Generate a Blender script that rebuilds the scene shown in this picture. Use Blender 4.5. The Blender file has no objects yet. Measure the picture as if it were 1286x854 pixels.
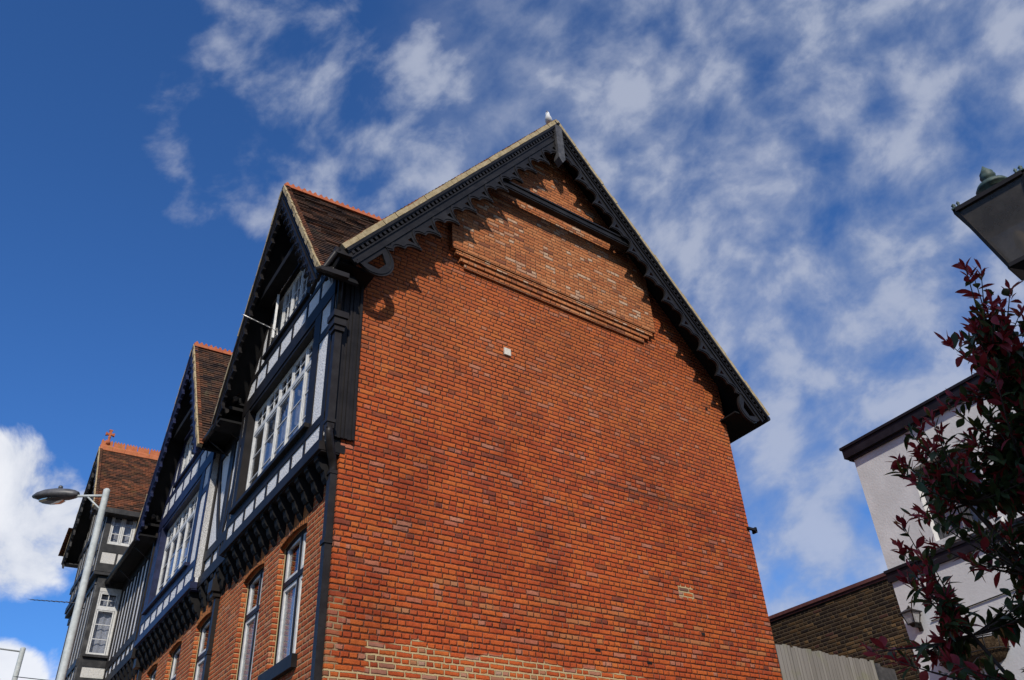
import bpy, bmesh, math, random
from mathutils import Vector, Matrix
from mathutils.geometry import delaunay_2d_cdt
R = math.radians
S = bpy.context.scene
COL = S.collection
random.seed(7)

# ------------------------------------------------------------------ camera
cam_d = bpy.data.cameras.new('camera'); cam = bpy.data.objects.new('camera', cam_d); COL.objects.link(cam)
cr = Vector((0.80560218, -0.59040758, -0.04923434)); cu = Vector((-0.30309337, -0.48211407, 0.82200999)); cf = Vector((0.5090575, 0.64729044, 0.56734077))
CAMZ = 1.6
cam.matrix_world = Matrix(((cr.x, cu.x, -cf.x, 0), (cr.y, cu.y, -cf.y, 0), (cr.z, cu.z, -cf.z, CAMZ), (0, 0, 0, 1)))
cam_d.sensor_width = 36; cam_d.lens = 1049.2 / 1286 * 36; cam_d.clip_end = 5000; cam_d.clip_start = 0.05
S.camera = cam

# ------------------------------------------------------------------ node helper
class N:
    def __init__(s, tree):
        s.t = tree; s.n = tree.nodes; s.l = tree.links
    def add(s, typ, **kw):
        n = s.n.new(typ)
        for k, v in kw.items(): setattr(n, k, v)
        return n
    def put(s, sock, v):
        if isinstance(v, bpy.types.NodeSocket): s.l.new(v, sock)
        elif v is not None:
            if isinstance(v, (tuple, list)) and len(v) == 3 and sock.type == 'RGBA': v = (*v, 1)
            sock.default_value = v
    def m(s, op, a, b=None, c=None, clamp=False):
        n = s.add('ShaderNodeMath', operation=op, use_clamp=clamp)
        s.put(n.inputs[0], a); s.put(n.inputs[1], b); s.put(n.inputs[2], c)
        return n.outputs[0]
    def vm(s, op, a, b=None):
        n = s.add('ShaderNodeVectorMath', operation=op); s.put(n.inputs[0], a); s.put(n.inputs[1], b)
        return n.outputs['Value'] if op in ('DOT_PRODUCT', 'LENGTH', 'DISTANCE') else n.outputs[0]
    def xyz(s, x, y, z=0.0):
        n = s.add('ShaderNodeCombineXYZ')
        for i, v in enumerate((x, y, z)): s.put(n.inputs[i], v)
        return n.outputs[0]
    def sep(s, v):
        n = s.add('ShaderNodeSeparateXYZ'); s.put(n.inputs[0], v); return n.outputs
    def noise(s, vec, scale, detail=3, rough=.55, dist=0.0, col=False):
        n = s.add('ShaderNodeTexNoise'); s.put(n.inputs['Vector'], vec)
        n.inputs['Scale'].default_value = scale; n.inputs['Detail'].default_value = detail
        n.inputs['Roughness'].default_value = rough; n.inputs['Distortion'].default_value = dist
        return n.outputs['Color' if col else 'Fac']
    def white(s, vec):
        n = s.add('ShaderNodeTexWhiteNoise'); n.noise_dimensions = '3D'; s.put(n.inputs[0], vec); return n.outputs
    def ss(s, x, a, b, lo=0.0, hi=1.0):
        n = s.add('ShaderNodeMapRange', interpolation_type='SMOOTHSTEP')
        s.put(n.inputs[0], x); n.inputs[1].default_value = a; n.inputs[2].default_value = b
        n.inputs[3].default_value = lo; n.inputs[4].default_value = hi
        return n.outputs[0]
    def mix(s, f, a, b, mode='MIX'):
        n = s.add('ShaderNodeMix', data_type='RGBA', blend_type=mode)
        s.put(n.inputs[0], f); s.put(n.inputs[6], a); s.put(n.inputs[7], b)
        return n.outputs[2]
    def ramp(s, f, stops, interp='LINEAR'):
        n = s.add('ShaderNodeValToRGB'); cr_ = n.color_ramp; cr_.interpolation = interp
        while len(cr_.elements) < len(stops): cr_.elements.new(.5)
        for e, (p, c) in zip(cr_.elements, stops): e.position = p; e.color = (*c, 1)
        s.put(n.inputs[0], f); return n.outputs[0]
    def bump(s, h, strength=.5, dist=.01, normal=None):
        n = s.add('ShaderNodeBump'); s.put(n.inputs['Height'], h)
        n.inputs['Strength'].default_value = strength; n.inputs['Distance'].default_value = dist
        if normal: s.put(n.inputs['Normal'], normal)
        return n.outputs[0]

# ------------------------------------------------------------------ world: sky + clouds
SUN_TO = Vector((-.62, -1.0, .80)).normalized()
SUN_EL = math.asin(SUN_TO.z); SUN_AZ = math.atan2(SUN_TO.x, SUN_TO.y)
W = bpy.data.worlds.new('World'); S.world = W; W.use_nodes = True
W.node_tree.nodes.clear(); g = N(W.node_tree)
sky = g.add('ShaderNodeTexSky', sky_type='NISHITA', sun_disc=False, sun_elevation=SUN_EL, sun_rotation=SUN_AZ)
sky.air_density = 1.0; sky.dust_density = .15; sky.ozone_density = 6.0; sky.altitude = 50
dirv = g.add('ShaderNodeTexCoord').outputs['Generated']
dx, dy, dz = g.sep(dirv)
zc = g.m('ADD', g.m('MAXIMUM', dz, 0.0), .45)
P = g.xyz(g.m('DIVIDE', dx, zc), g.m('DIVIDE', dy, zc), 0)
def blob(d, a0, a1):          # 1 inside the cone a0 degrees, 0 beyond a1
    c = g.vm('DOT_PRODUCT', dirv, Vector(d).normalized())
    return g.ss(c, math.cos(R(a1)), math.cos(R(a0)))
al = Vector((.487, -.759, .43)).normalized()
k_ = g.vm('DOT_PRODUCT', dirv, al)
st_ = g.add('ShaderNodeVectorMath', operation='SCALE'); st_.inputs[0].default_value = al; g.put(st_.inputs[3], g.m('MULTIPLY', k_, -.24))
Pm = g.vm('ADD', dirv, st_.outputs[0])
warp = g.vm('SCALE', g.vm('SUBTRACT', g.noise(Pm, 7.0, 2, .5, 0, True), (.5, .5, .5))); warp.node.inputs[3].default_value = .05
Pr = g.vm('ADD', Pm, warp)
big = g.noise(Pr, 4.2, 3, .5)
med = g.noise(Pr, 17.0, 8, .55)
# altocumulus field to the right, softer wisps in the middle
field = g.m('MAXIMUM', blob((.75, .30, .588), 20, 36), blob((.80, .47, .36), 12, 26))
wisp = g.m('MAXIMUM', g.m('MULTIPLY', blob((.19, .63, .755), 4, 13), .95), blob((.35, .575, .735), 4, 12))
field = g.m('MAXIMUM', field, g.m('MULTIPLY', blob((-.25, -.8, .45), 60, 95), .96))  # unseen cloud bank behind the view, added to whiten the ambient light
cov = g.m('MAXIMUM', field, g.m('MULTIPLY', wisp, .84))
den = g.m('ADD', g.m('MULTIPLY', big, .40), g.m('MULTIPLY', med, .74))
den = g.m('ADD', den, g.m('MULTIPLY', g.m('SUBTRACT', cov, 1.0), .40))
alto = g.m('MAXIMUM', g.m('MULTIPLY', g.ss(den, .41, .70), .77), g.m('MULTIPLY', g.m('MULTIPLY', field, g.ss(g.m('ADD', g.m('MULTIPLY', med, .7), g.m('MULTIPLY', big, .3)), .28, .60)), .60))
# cumulus low on the left
cn = g.noise(dirv, 7.0, 8, .6, .4)
cb = g.m('MAXIMUM', blob((.075, .9311, .3567), 2.8, 7.6), g.m('MAXIMUM', blob((.10, .97, .19), 1.5, 5.0), g.m('MULTIPLY', blob((.2, .98, .1), 4, 12), .8)))
cum = g.ss(g.m('ADD', cn, g.m('MULTIPLY', g.m('SUBTRACT', cb, 1.0), .55)), .30, .46)
skyc = g.mix(1.0, sky.outputs[0], (.50, .84, 1.20), 'MULTIPLY')
ccol = g.mix(g.ss(med, .38, .66), (2.6, 3.15, 4.4), (4.1, 4.45, 5.4))
c1 = g.mix(alto, skyc, ccol)
c2 = g.mix(g.m('MULTIPLY', cum, .93), c1, g.mix(g.ss(cn, .3, .62), (4.6, 5.0, 5.9), (7.6, 7.7, 8.0)))
bg = g.add('ShaderNodeBackground'); g.put(bg.inputs[0], c2); bg.inputs[1].default_value = .12
wo = g.add('ShaderNodeOutputWorld'); g.l.new(bg.outputs[0], wo.inputs[0])

sun_d = bpy.data.lights.new('sun', 'SUN'); sun_d.energy = 3.9; sun_d.angle = R(1.5); sun_d.color = (1, .93, .82)
sun = bpy.data.objects.new('sun', sun_d); COL.objects.link(sun)
sun.rotation_euler = SUN_TO.to_track_quat('Z', 'Y').to_euler(); sun.location = (0, 0, 40)
S.view_settings.view_transform = 'Standard'; S.view_settings.look = 'None'
S.view_settings.exposure = 0.0; S.view_settings.gamma = 1.0; S.view_settings.use_curve_mapping = False

# ------------------------------------------------------------------ materials
def newmat(name):
    m = bpy.data.materials.new(name); m.use_nodes = True; m.node_tree.nodes.clear(); return m, N(m.node_tree)
def finish(g, col, rough=.6, normal=None, spec=.5, metal=0.0, **kw):
    b = g.add('ShaderNodeBsdfPrincipled')
    g.put(b.inputs['Base Color'], col); g.put(b.inputs['Roughness'], rough); g.put(b.inputs['Metallic'], metal)
    g.put(b.inputs['Specular IOR Level'], spec)
    if normal is not None: g.put(b.inputs['Normal'], normal)
    for k, v in kw.items(): g.put(b.inputs[k], v)
    o = g.add('ShaderNodeOutputMaterial'); g.l.new(b.outputs[0], o.inputs[0]); return b
def uvs(g):
    n = g.add('ShaderNodeTexCoord'); return n.outputs['UV'], n.outputs['Object']

def brick_mat(name, stops, mortar, seed=0.0, soot=.5, repoint=None, pale=(.5, .30, .18), hdr=4.0, course=.075, mw=.006, soldier=False, tan=None, sootcol=(.05, .03, .022), extra=None, palef=.93, perp=None, mlow=None):
    m, g = newmat(name); uv, ob = uvs(g)
    wob = g.noise(uv, 11.0, 3, .6, 0, True)
    w2 = g.vm('SCALE', g.vm('SUBTRACT', wob, (.5, .5, .5))); w2.node.inputs[3].default_value = .020
    U, V, _ = g.sep(g.vm('ADD', uv, w2))
    if soldier: U, V = V, U
    v = g.m('DIVIDE', V, course); row = g.m('FLOOR', v); fv = g.m('FRACT', v)
    rn = g.white(g.xyz(row, seed, 3.3))
    hrow = g.m('LESS_THAN', g.m('MODULO', g.m('ADD', row, seed), hdr), .5)          # a course of headers every few rows
    per = g.m('SUBTRACT', .228, g.m('MULTIPLY', hrow, .114))
    u = g.m('ADD', g.m('ADD', g.m('DIVIDE', U, per), g.m('MULTIPLY', g.m('MODULO', row, 2.0), .5)), g.m('MULTIPLY', rn[0], .3))
    col = g.m('FLOOR', u); fu = g.m('FRACT', u)
    # some stretchers are really a pair of headers
    pair = g.m('MULTIPLY', g.m('GREATER_THAN', g.white(g.xyz(col, row, seed + 5))[0], .78), g.m('SUBTRACT', 1.0, hrow))
    half = g.m('MULTIPLY', pair, g.m('GREATER_THAN', fu, .5))
    du = g.m('MINIMUM', fu, g.m('SUBTRACT', 1.0, fu))
    du = g.m('MINIMUM', du, g.m('ADD', g.m('ABSOLUTE', g.m('SUBTRACT', fu, .5)), g.m('SUBTRACT', 1.0, pair)))
    du = g.m('MULTIPLY', du, per); dv = g.m('MULTIPLY', g.m('MINIMUM', fv, g.m('SUBTRACT', 1.0, fv)), course)
    rag = g.m('MULTIPLY', g.m('SUBTRACT', g.noise(uv, 26, 3, .6), .5), .014)
    bedv = g.m('MULTIPLY', g.m('SUBTRACT', g.noise(uv, 1.1, 3), .5), .008)
    mask = repoint(g, U, V, uv) if repoint is not None else None
    if mask is not None: rag = g.m('SUBTRACT', rag, g.m('MULTIPLY', mask, .0045))
    eb = g.ss(g.m('ADD', dv, g.m('ADD', rag, bedv)), mw * .45, mw * 1.5)
    ep = g.ss(g.m('ADD', du, rag), mw * .25, mw * 1.0)
    brick = g.m('MULTIPLY', eb, ep)
    cid = g.m('ADD', g.m('MULTIPLY', col, 2.0), half)
    rid = g.white(g.xyz(cid, row, seed))[0]
    wn2 = g.white(g.xyz(cid, row, seed + 11.7))
    patch = g.noise(uv, .55, 5, .62)
    run = g.noise(g.xyz(g.m('MULTIPLY', U, 1.3), g.m('MULTIPLY', row, 3.7), seed), 1.0, 2)
    f = g.m('ADD', g.m('MULTIPLY', rid, .52), g.m('ADD', g.m('MULTIPLY', g.m('SUBTRACT', patch, .38), .75), g.m('MULTIPLY', g.m('SUBTRACT', run, .35), .5)), None, True)
    c = g.ramp(f, stops)
    dk = g.m('MULTIPLY', g.m('GREATER_THAN', g.white(g.xyz(cid, row, seed + 21))[0], .965), .6)
    c = g.mix(dk, c, (.09, .035, .03))
    # pale weathered bricks, more of them along some courses
    thr = g.m('SUBTRACT', palef, g.m('MULTIPLY', g.m('GREATER_THAN', run, .62), .32))
    pl = g.m('MULTIPLY', g.m('GREATER_THAN', wn2[0], thr), g.m('ADD', .35, g.m('MULTIPLY', rid, .5)))
    c = g.mix(pl, c, pale)
    fine = g.noise(uv, 55, 5, .7)
    c = g.mix(.85, c, g.ramp(fine, [(.25, (.50, .46, .44)), (.5, (1, 1, 1)), (.8, (1.28, 1.22, 1.15))]), 'MULTIPLY')
    mott = g.noise(uv, 14, 4, .6)
    c = g.mix(.7, c, g.ramp(mott, [(.3, (.72, .66, .62)), (.55, (1.05, 1.03, 1.0)), (.8, (1.2, 1.2, 1.2))]), 'MULTIPLY')
    # streaky soot
    st = g.noise(g.xyz(g.m('MULTIPLY', U, .9), g.m('MULTIPLY', V, 4.0), seed), 1.1, 7, .7)
    c = g.mix(g.m('MULTIPLY', g.ss(st, .55, .78), soot), c, sootcol)
    mc = mortar if mlow is None else g.mix(g.ss(V, 4.6, 8.5), mlow, mortar)
    if perp is not None:
        pk = g.m('MULTIPLY', g.m('GREATER_THAN', g.white(g.xyz(col, row, seed + 31))[0], .72), eb)
        mc = g.mix(pk, mc, perp)
    if tan is not None:
        mc = g.mix(g.ss(g.noise(uv, 1.7, 4, .6), .4, .6), mortar, tan)
    mh = 0.0
    if repoint is not None:
        mc = g.mix(mask, mc, g.mix(g.noise(uv, 9, 3), (.36, .26, .13), (.56, .44, .24)))
        mh = mask
        c = g.mix(g.m('MULTIPLY', mask, g.m('MULTIPLY', g.m('GREATER_THAN', wn2[0], .74), .6)), c, g.ramp(wn2[0], [(.70, (.06, .045, .05)), (.80, (.26, .17, .09)), (.9, (.33, .2, .15)), (1, (.36, .3, .22))]))
    wv = g.m('ADD', g.m('MULTIPLY', g.noise(g.xyz(g.m('MULTIPLY', U, 1.0), g.m('MULTIPLY', V, .45), seed + 3), .8, 4, .6), .6), g.m('MULTIPLY', g.noise(uv, 2.6, 4, .65), .4))
    c = g.mix(.9, c, g.ramp(wv, [(.32, (.62, .56, .54)), (.5, (1, 1, 1)), (.68, (1.16, 1.14, 1.1))]), 'MULTIPLY')
    if extra is not None: c = extra(g, U, V, uv, c, row, rid)
    full = g.mix(brick, mc, c)
    soft = g.m('MULTIPLY', g.ss(g.m('ADD', dv, rag), 0.0, .022), g.ss(g.m('ADD', du, rag), -.002, .016))
    h = g.m('ADD', g.m('MULTIPLY', soft, g.m('ADD', .75, g.m('MULTIPLY', wn2[0], .5))), g.m('MULTIPLY', fine, .22))
    if repoint is not None: h = g.m('ADD', h, g.m('MULTIPLY', g.m('MULTIPLY', g.m('SUBTRACT', 1.0, brick), mh), .75))
    finish(g, full, .88, g.bump(h, 1.0, .016), .2)
    return m

def rp_gable(g, U, V, uv):
    U = g.m('SUBTRACT', U, 60.0)
    n = g.m('SUBTRACT', g.noise(uv, 1.6, 4, .6), .5)
    n2 = g.m('SUBTRACT', g.noise(g.xyz(U, 0, 4), 2.2, 1), .5)
    top = g.m('ADD', 4.36, g.m('ADD', g.m('MULTIPLY', n2, .30), g.m('MULTIPLY', n, .12)))
    a = g.m('MULTIPLY', g.ss(g.m('SUBTRACT', top, V), -.02, .03), g.m('MULTIPLY', g.ss(U, .42, .47), g.ss(g.m('ADD', U, g.m('MULTIPLY', n, 1.5)), 5.0, 4.7)))
    b = g.m('MULTIPLY', g.ss(g.m('ADD', U, g.m('MULTIPLY', n, .8)), .16, .12), g.ss(g.m('ADD', V, g.m('MULTIPLY', n, 3.0)), 4.75, 4.35, 0.0, .55))
    low = g.m('MULTIPLY', g.ss(V, 4.02, 3.98), 1.0)
    def sq(u0, u1, v0, v1):
        return g.m('MULTIPLY', g.m('MULTIPLY', g.m('GREATER_THAN', U, u0), g.m('LESS_THAN', U, u1)), g.m('MULTIPLY', g.m('GREATER_THAN', V, v0), g.m('LESS_THAN', V, v1)))
    return g.m('MAXIMUM', g.m('MAXIMUM', g.m('MAXIMUM', a, b), low), sq(5.98, 6.33, 5.66, 5.89))
def ex_gable(g, U, V, uv, c, row, rid):
    U = g.m('SUBTRACT', U, 60.0)
    n = g.m('SUBTRACT', g.noise(uv, 2.5, 4, .6), .5)
    d = g.m('MULTIPLY', g.ss(g.m('ABSOLUTE', g.m('SUBTRACT', g.m('ADD', V, g.m('MULTIPLY', n, .06)), 7.345)), .05, .02), g.m('MULTIPLY', g.ss(U, 3.6, 4.2), g.ss(U, 7.2, 6.6)))
    c = g.mix(g.m('MULTIPLY', d, .55), c, (.07, .035, .025))
    # paler, weathered brickwork high on the gable; redder low down
    hi = g.ss(g.m('ADD', V, g.m('MULTIPLY', n, 1.4)), 7.0, 9.6)
    c = g.mix(g.m('MULTIPLY', hi, .30), c, (.44, .155, .05))
    # three courses of buff bricks low on the wall
    r0 = g.m('FLOOR', g.m('DIVIDE', 5.22, .075))
    rr = g.m('MAXIMUM', g.m('COMPARE', row, 69.0, .4), g.m('MAXIMUM', g.m('COMPARE', row, 66.0, .4), g.m('COMPARE', row, 63.0, .4)))
    bf = g.m('MULTIPLY', g.m('MULTIPLY', rr, g.ss(g.noise(g.xyz(U, row, 9), .9, 2), .44, .52)), g.m('MULTIPLY', g.ss(U, .4, .7), g.ss(rid, .1, .5)))
    c = g.mix(g.m('MULTIPLY', bf, .6), c, (.36, .17, .07))
    return c
STOP_MAIN = [(0.0, (.25, .047, .022)), (.18, (.34, .060, .020)), (.38, (.405, .076, .020)), (.58, (.445, .098, .023)), (.78, (.47, .122, .028)), (.92, (.455, .140, .036)), (1.0, (.37, .082, .035))]
M = {}
M['brick'] = brick_mat('red_brick', STOP_MAIN, (.042, .019, .013), 1.0, .5, rp_gable, (.38, .17, .115), extra=ex_gable, mw=.0060, perp=(.24, .13, .09), palef=.955, mlow=(.065, .027, .017))
M['brick_top'] = brick_mat('weathered_brick', [(0, (.26, .085, .04)), (.3, (.38, .125, .045)), (.6, (.45, .17, .065)), (1, (.48, .23, .11))], (.17, .085, .045), 4.0, .62, None, (.5, .36, .25), mw=.005, palef=.9)
M['brick_front'] = brick_mat('front_brick', [(0, (.27, .06, .026)), (.3, (.37, .085, .028)), (.6, (.44, .115, .035)), (1, (.48, .165, .055))], (.44, .29, .15), 8.0, .25, None, (.42, .2, .12), mw=.0065, palef=.95)
M['brick_arch'] = brick_mat('gauged_brick', [(0, (.32, .10, .032)), (.5, (.40, .14, .04)), (1, (.45, .19, .06))], (.26, .13, .06), 9.0, .25, None, (.42, .2, .12), mw=.004, soldier=True, palef=.97)
M['brick_dark'] = brick_mat('stock_brick', [(0, (.014, .010, .009)), (.35, (.032, .02, .014)), (.6, (.06, .036, .018)), (.85, (.12, .062, .022)), (1, (.2, .11, .04))], (.095, .068, .04), 14.0, .6, None, (.17, .10, .045), mw=.009, palef=.9)

def tile_mat(name, stops, moss, mossamt, gauge=.10, w=.165, seed=0.0):
    m, g = newmat(name); uv, ob = uvs(g)
    wob = g.noise(uv, 5.0, 2, .5, 0, True)
    w2 = g.vm('SCALE', g.vm('SUBTRACT', wob, (.5, .5, .5))); w2.node.inputs[3].default_value = .02
    U, V, _ = g.sep(g.vm('ADD', uv, w2))
    v = g.m('DIVIDE', V, gauge); row = g.m('FLOOR', v); fv = g.m('FRACT', v)
    u = g.m('ADD', g.m('DIVIDE', U, w), g.m('MULTIPLY', g.m('MODULO', row, 2.0), .5)); col = g.m('FLOOR', u); fu = g.m('FRACT', u)
    wn = g.white(g.xyz(col, row, seed)); pn = g.noise(g.xyz(g.m('MULTIPLY', U, .6), g.m('MULTIPLY', V, 1.6), seed), 1.2, 5, .65)
    f = g.m('ADD', g.m('MULTIPLY', wn[0], .65), g.m('MULTIPLY', g.m('SUBTRACT', pn, .38), 1.1), None, True)
    c = g.ramp(f, stops)
    fine = g.noise(uv, 45, 3, .6)
    c = g.mix(.7, c, g.ramp(fine, [(.3, (.55, .55, .55)), (.7, (1.3, 1.3, 1.3))]), 'MULTIPLY')
    mk = g.m('MULTIPLY', g.ss(g.noise(uv, 2.3, 6, .7), .55, .70), mossamt)
    c = g.mix(mk, c, moss)
    gap = g.m('MULTIPLY', g.m('MULTIPLY', g.ss(fv, 0.0, .12), g.ss(fu, 0.0, .06)), g.ss(fu, 1.0, .94))
    c = g.mix(g.m('SUBTRACT', 1.0, gap), c, (.012, .008, .007))
    h = g.m('ADD', g.m('MULTIPLY', g.m('SUBTRACT', 1.0, fv), .9), g.m('MULTIPLY', wn[0], .5))
    finish(g, c, .85, g.bump(h, .6, .010), .25)
    return m
M['tile'] = tile_mat('plain_tile', [(0, (.018, .011, .010)), (.3, (.045, .026, .019)), (.55, (.085, .044, .026)), (.78, (.13, .055, .028)), (1, (.22, .085, .038))], (.16, .15, .085), .45, seed=2.0)
M['tile_far'] = tile_mat('red_tile', [(0, (.03, .017, .012)), (.3, (.08, .038, .02)), (.55, (.15, .055, .027)), (.8, (.23, .08, .034)), (1, (.30, .11, .05))], (.17, .12, .03), .5, seed=6.0)

def noisy(name, c0, c1, scale=8, rough=.6, spec=.4, bump=0, bscale=60, bdist=.004, metal=0.0, stain=None):
    m, g = newmat(name); uv, ob = uvs(g)
    c = g.mix(g.ss(g.noise(ob, scale, 5, .62), .35, .68), c0, c1)
    if stain is not None:
        c = g.mix(g.m('MULTIPLY', g.ss(g.noise(ob, scale * .37, 6, .7), .52, .72), stain[1]), c, stain[0])
    nrm = g.bump(g.noise(ob, bscale, 4, .6), bump, bdist) if bump else None
    finish(g, c, rough, nrm, spec, metal); return m
M['black'] = noisy('black_paint', (.011, .0095, .0095), (.018, .0155, .0155), 5, .5, .16, .25, 30, .003)
M['black_board'] = noisy('bargeboard_paint', (.011, .010, .010), (.019, .0175, .0175), 4, .45, .2, .3, 26, .003, 0, ((.045, .043, .042), .4))
M['black_old'] = noisy('flaking_black_paint', (.010, .010, .011), (.03, .028, .028), 6, .55, .4, .4, 30, .004, 0, ((.3, .29, .27), .22))
M['trim'] = noisy('dark_trim', (.010, .009, .013), (.018, .016, .022), 5, .5, .2, .2, 30, .003)
M['blue'] = noisy('sky_tinted_black_paint', (.010, .014, .040), (.020, .025, .070), 5, .45, .25, .2, 30, .003)  # black paint with the sky's bluish reflection put into its colour
M['soffit'] = noisy('soffit_paint', (.006, .006, .007), (.012, .011, .011), 5, .8, .2)
M['grey_post'] = noisy('greyed_paint', (.05, .05, .054), (.09, .088, .092), 9, .6, .35, .2, 40, .003)
M['rough'] = noisy('roughcast', (.70, .69, .68), (.80, .79, .78), 70, .9, .2, 1.0, 40, .02, 0, ((.34, .33, .33), .55))
M['rough_far'] = noisy('aged_roughcast', (.50, .49, .46), (.66, .64, .60), 60, .9, .2, .9, 50, .016, 0, ((.26, .25, .24), .5))
M['white'] = noisy('white_gloss_paint', (.52, .52, .51), (.66, .66, .64), 14, .5, .4, 0, 1, .001, 0, ((.36, .35, .33), .4))
M['render'] = noisy('white_render', (.58, .575, .565), (.68, .675, .665), 2.2, .85, .25, .5, 38, .006, 0, ((.42, .42, .43), .35))
M['lead'] = noisy('lichened_mortar', (.32, .245, .135), (.43, .345, .21), 14, .9, .2, .7, 30, .012, 0, ((.16, .13, .07), .5))
M['terra'] = noisy('terracotta', (.36, .095, .042), (.46, .14, .06), 7, .8, .25, .4, 30, .006, 0, ((.2, .10, .04), .35))
M['terra_moss'] = noisy('mossy_terracotta', (.40, .12, .05), (.48, .16, .07), 9, .85, .25, .4, 30, .006, 0, ((.26, .16, .03), .75))
M['iron'] = noisy('black_iron', (.014, .011, .010), (.022, .019, .018), 8, .45, .22, .15, 40, .002)
M['steel'] = noisy('galvanised_steel', (.40, .43, .42), (.52, .55, .54), 12, .6, .4, .1, 50, .001, 0)
M['lamp_grey'] = noisy('grey_plastic', (.06, .06, .065), (.11, .11, .115), 8, .45, .5)
M['alu'] = noisy('aerial_metal', (.35, .34, .33), (.5, .49, .47), 20, .4, .5, 0, 1, .001, .6)
M['dark_alu'] = noisy('dark_aerial_metal', (.04, .04, .045), (.07, .07, .075), 20, .5, .5)
M['copper'] = noisy('verdigris_copper', (.035, .06, .055), (.09, .14, .125), 22, .6, .4, .4, 60, .002, 0, ((.03, .035, .03), .6))
M['coping'] = noisy('brown_coping', (.10, .035, .035), (.15, .055, .05), 10, .8, .3)
M['stone'] = noisy('pale_stone', (.55, .5, .42), (.66, .61, .52), 20, .85, .3)
M['curtain'] = noisy('net_curtain', (.55, .56, .6), (.72, .73, .76), 18, .9, .1)
M['curtain_tan'] = noisy('tan_curtain', (.30, .21, .10), (.40, .29, .15), 12, .9, .1)
M['dark_room'] = noisy('room_dark', (.012, .012, .013), (.02, .019, .019), 3, .9, .1)  # near-black: the shade of unlit rooms and holes put into the colour
M['tanmortar'] = noisy('reveal_mortar', (.42, .32, .16), (.5, .4, .22), 20, .9, .2)
M['bark'] = noisy('bark', (.045, .03, .022), (.085, .06, .045), 20, .85, .2)
M['gull_white'] = noisy('white_plumage', (.74, .74, .74), (.82, .82, .82), 30, .8, .2)
M['gull_grey'] = noisy('dark_plumage', (.06, .06, .07), (.10, .10, .11), 30, .8, .2)
M['gull_bill'] = noisy('yellow_bill', (.5, .33, .03), (.55, .38, .05), 30, .5, .4)
M['coir'] = noisy('coir_liner', (.035, .022, .012), (.09, .06, .035), 40, .95, .1, 1, 70, .02)
M['asphalt'] = noisy('asphalt', (.04, .04, .042), (.06, .06, .06), 30, .9, .2, .5, 200, .004)
M['paving'] = noisy('paving', (.22, .21, .2), (.3, .29, .27), 3, .85, .2)
M['kerb'] = noisy('granite_kerb', (.3, .3, .3), (.4, .39, .38), 20, .8, .2)
M['earth'] = noisy('earth', (.09, .075, .05), (.14, .12, .08), 2, .95, .1)

def glass_mat(name, tint=(1, 1, 1), refl=1.0):
    m, g = newmat(name)
    t = g.add('ShaderNodeBsdfTransparent'); g.put(t.inputs[0], tint)
    gl = g.add('ShaderNodeBsdfGlossy'); gl.inputs['Roughness'].default_value = .02
    uv, ob = uvs(g)
    nb = g.bump(g.noise(ob, 2.2, 1), .10, .02); g.put(gl.inputs['Normal'], nb)
    fr = g.add('ShaderNodeFresnel'); fr.inputs[0].default_value = 1.55
    mx = g.add('ShaderNodeMixShader'); g.put(mx.inputs[0], g.m('MULTIPLY', g.m('ADD', fr.outputs[0], .03), refl, None, True))
    g.l.new(t.outputs[0], mx.inputs[1]); g.l.new(gl.outputs[0], mx.inputs[2])
    o = g.add('ShaderNodeOutputMaterial'); g.l.new(mx.outputs[0], o.inputs[0]); return m
M['glass'] = glass_mat('window_glass', (.90, .91, .93), .5)
def dirty_glass(name, tint, dirt, amt):
    m, g = newmat(name); uv, ob = uvs(g)
    t = g.add('ShaderNodeBsdfTransparent'); g.put(t.inputs[0], tint)
    d = g.add('ShaderNodeBsdfDiffuse'); g.put(d.inputs[0], dirt)
    tl = g.add('ShaderNodeBsdfTranslucent'); g.put(tl.inputs[0], dirt)
    m1 = g.add('ShaderNodeMixShader'); m1.inputs[0].default_value = .5; g.l.new(d.outputs[0], m1.inputs[1]); g.l.new(tl.outputs[0], m1.inputs[2])
    m2 = g.add('ShaderNodeMixShader'); g.put(m2.inputs[0], g.ss(g.noise(ob, 9, 5, .65), .3, .75, amt * .7, min(1, amt * 1.3))); g.l.new(t.outputs[0], m2.inputs[1]); g.l.new(m1.outputs[0], m2.inputs[2])
    gl = g.add('ShaderNodeBsdfGlossy'); gl.inputs['Roughness'].default_value = .08
    fr = g.add('ShaderNodeFresnel'); fr.inputs[0].default_value = 1.4
    m3 = g.add('ShaderNodeMixShader'); g.put(m3.inputs[0], g.m('MULTIPLY', fr.outputs[0], .5)); g.l.new(m2.outputs[0], m3.inputs[1]); g.l.new(gl.outputs[0], m3.inputs[2])
    o = g.add('ShaderNodeOutputMaterial'); g.l.new(m3.outputs[0], o.inputs[0]); return m
M['lantern_glass'] = dirty_glass('smoked_lantern_glass', (.42, .38, .34), (.20, .175, .15), .55)
M['frosted'] = dirty_glass('frosted_glass', (.8, .8, .8), (.75, .75, .76), .6)
M['clear_glass'] = glass_mat('clear_glass', (.75, .76, .78), 1.0)

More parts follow.
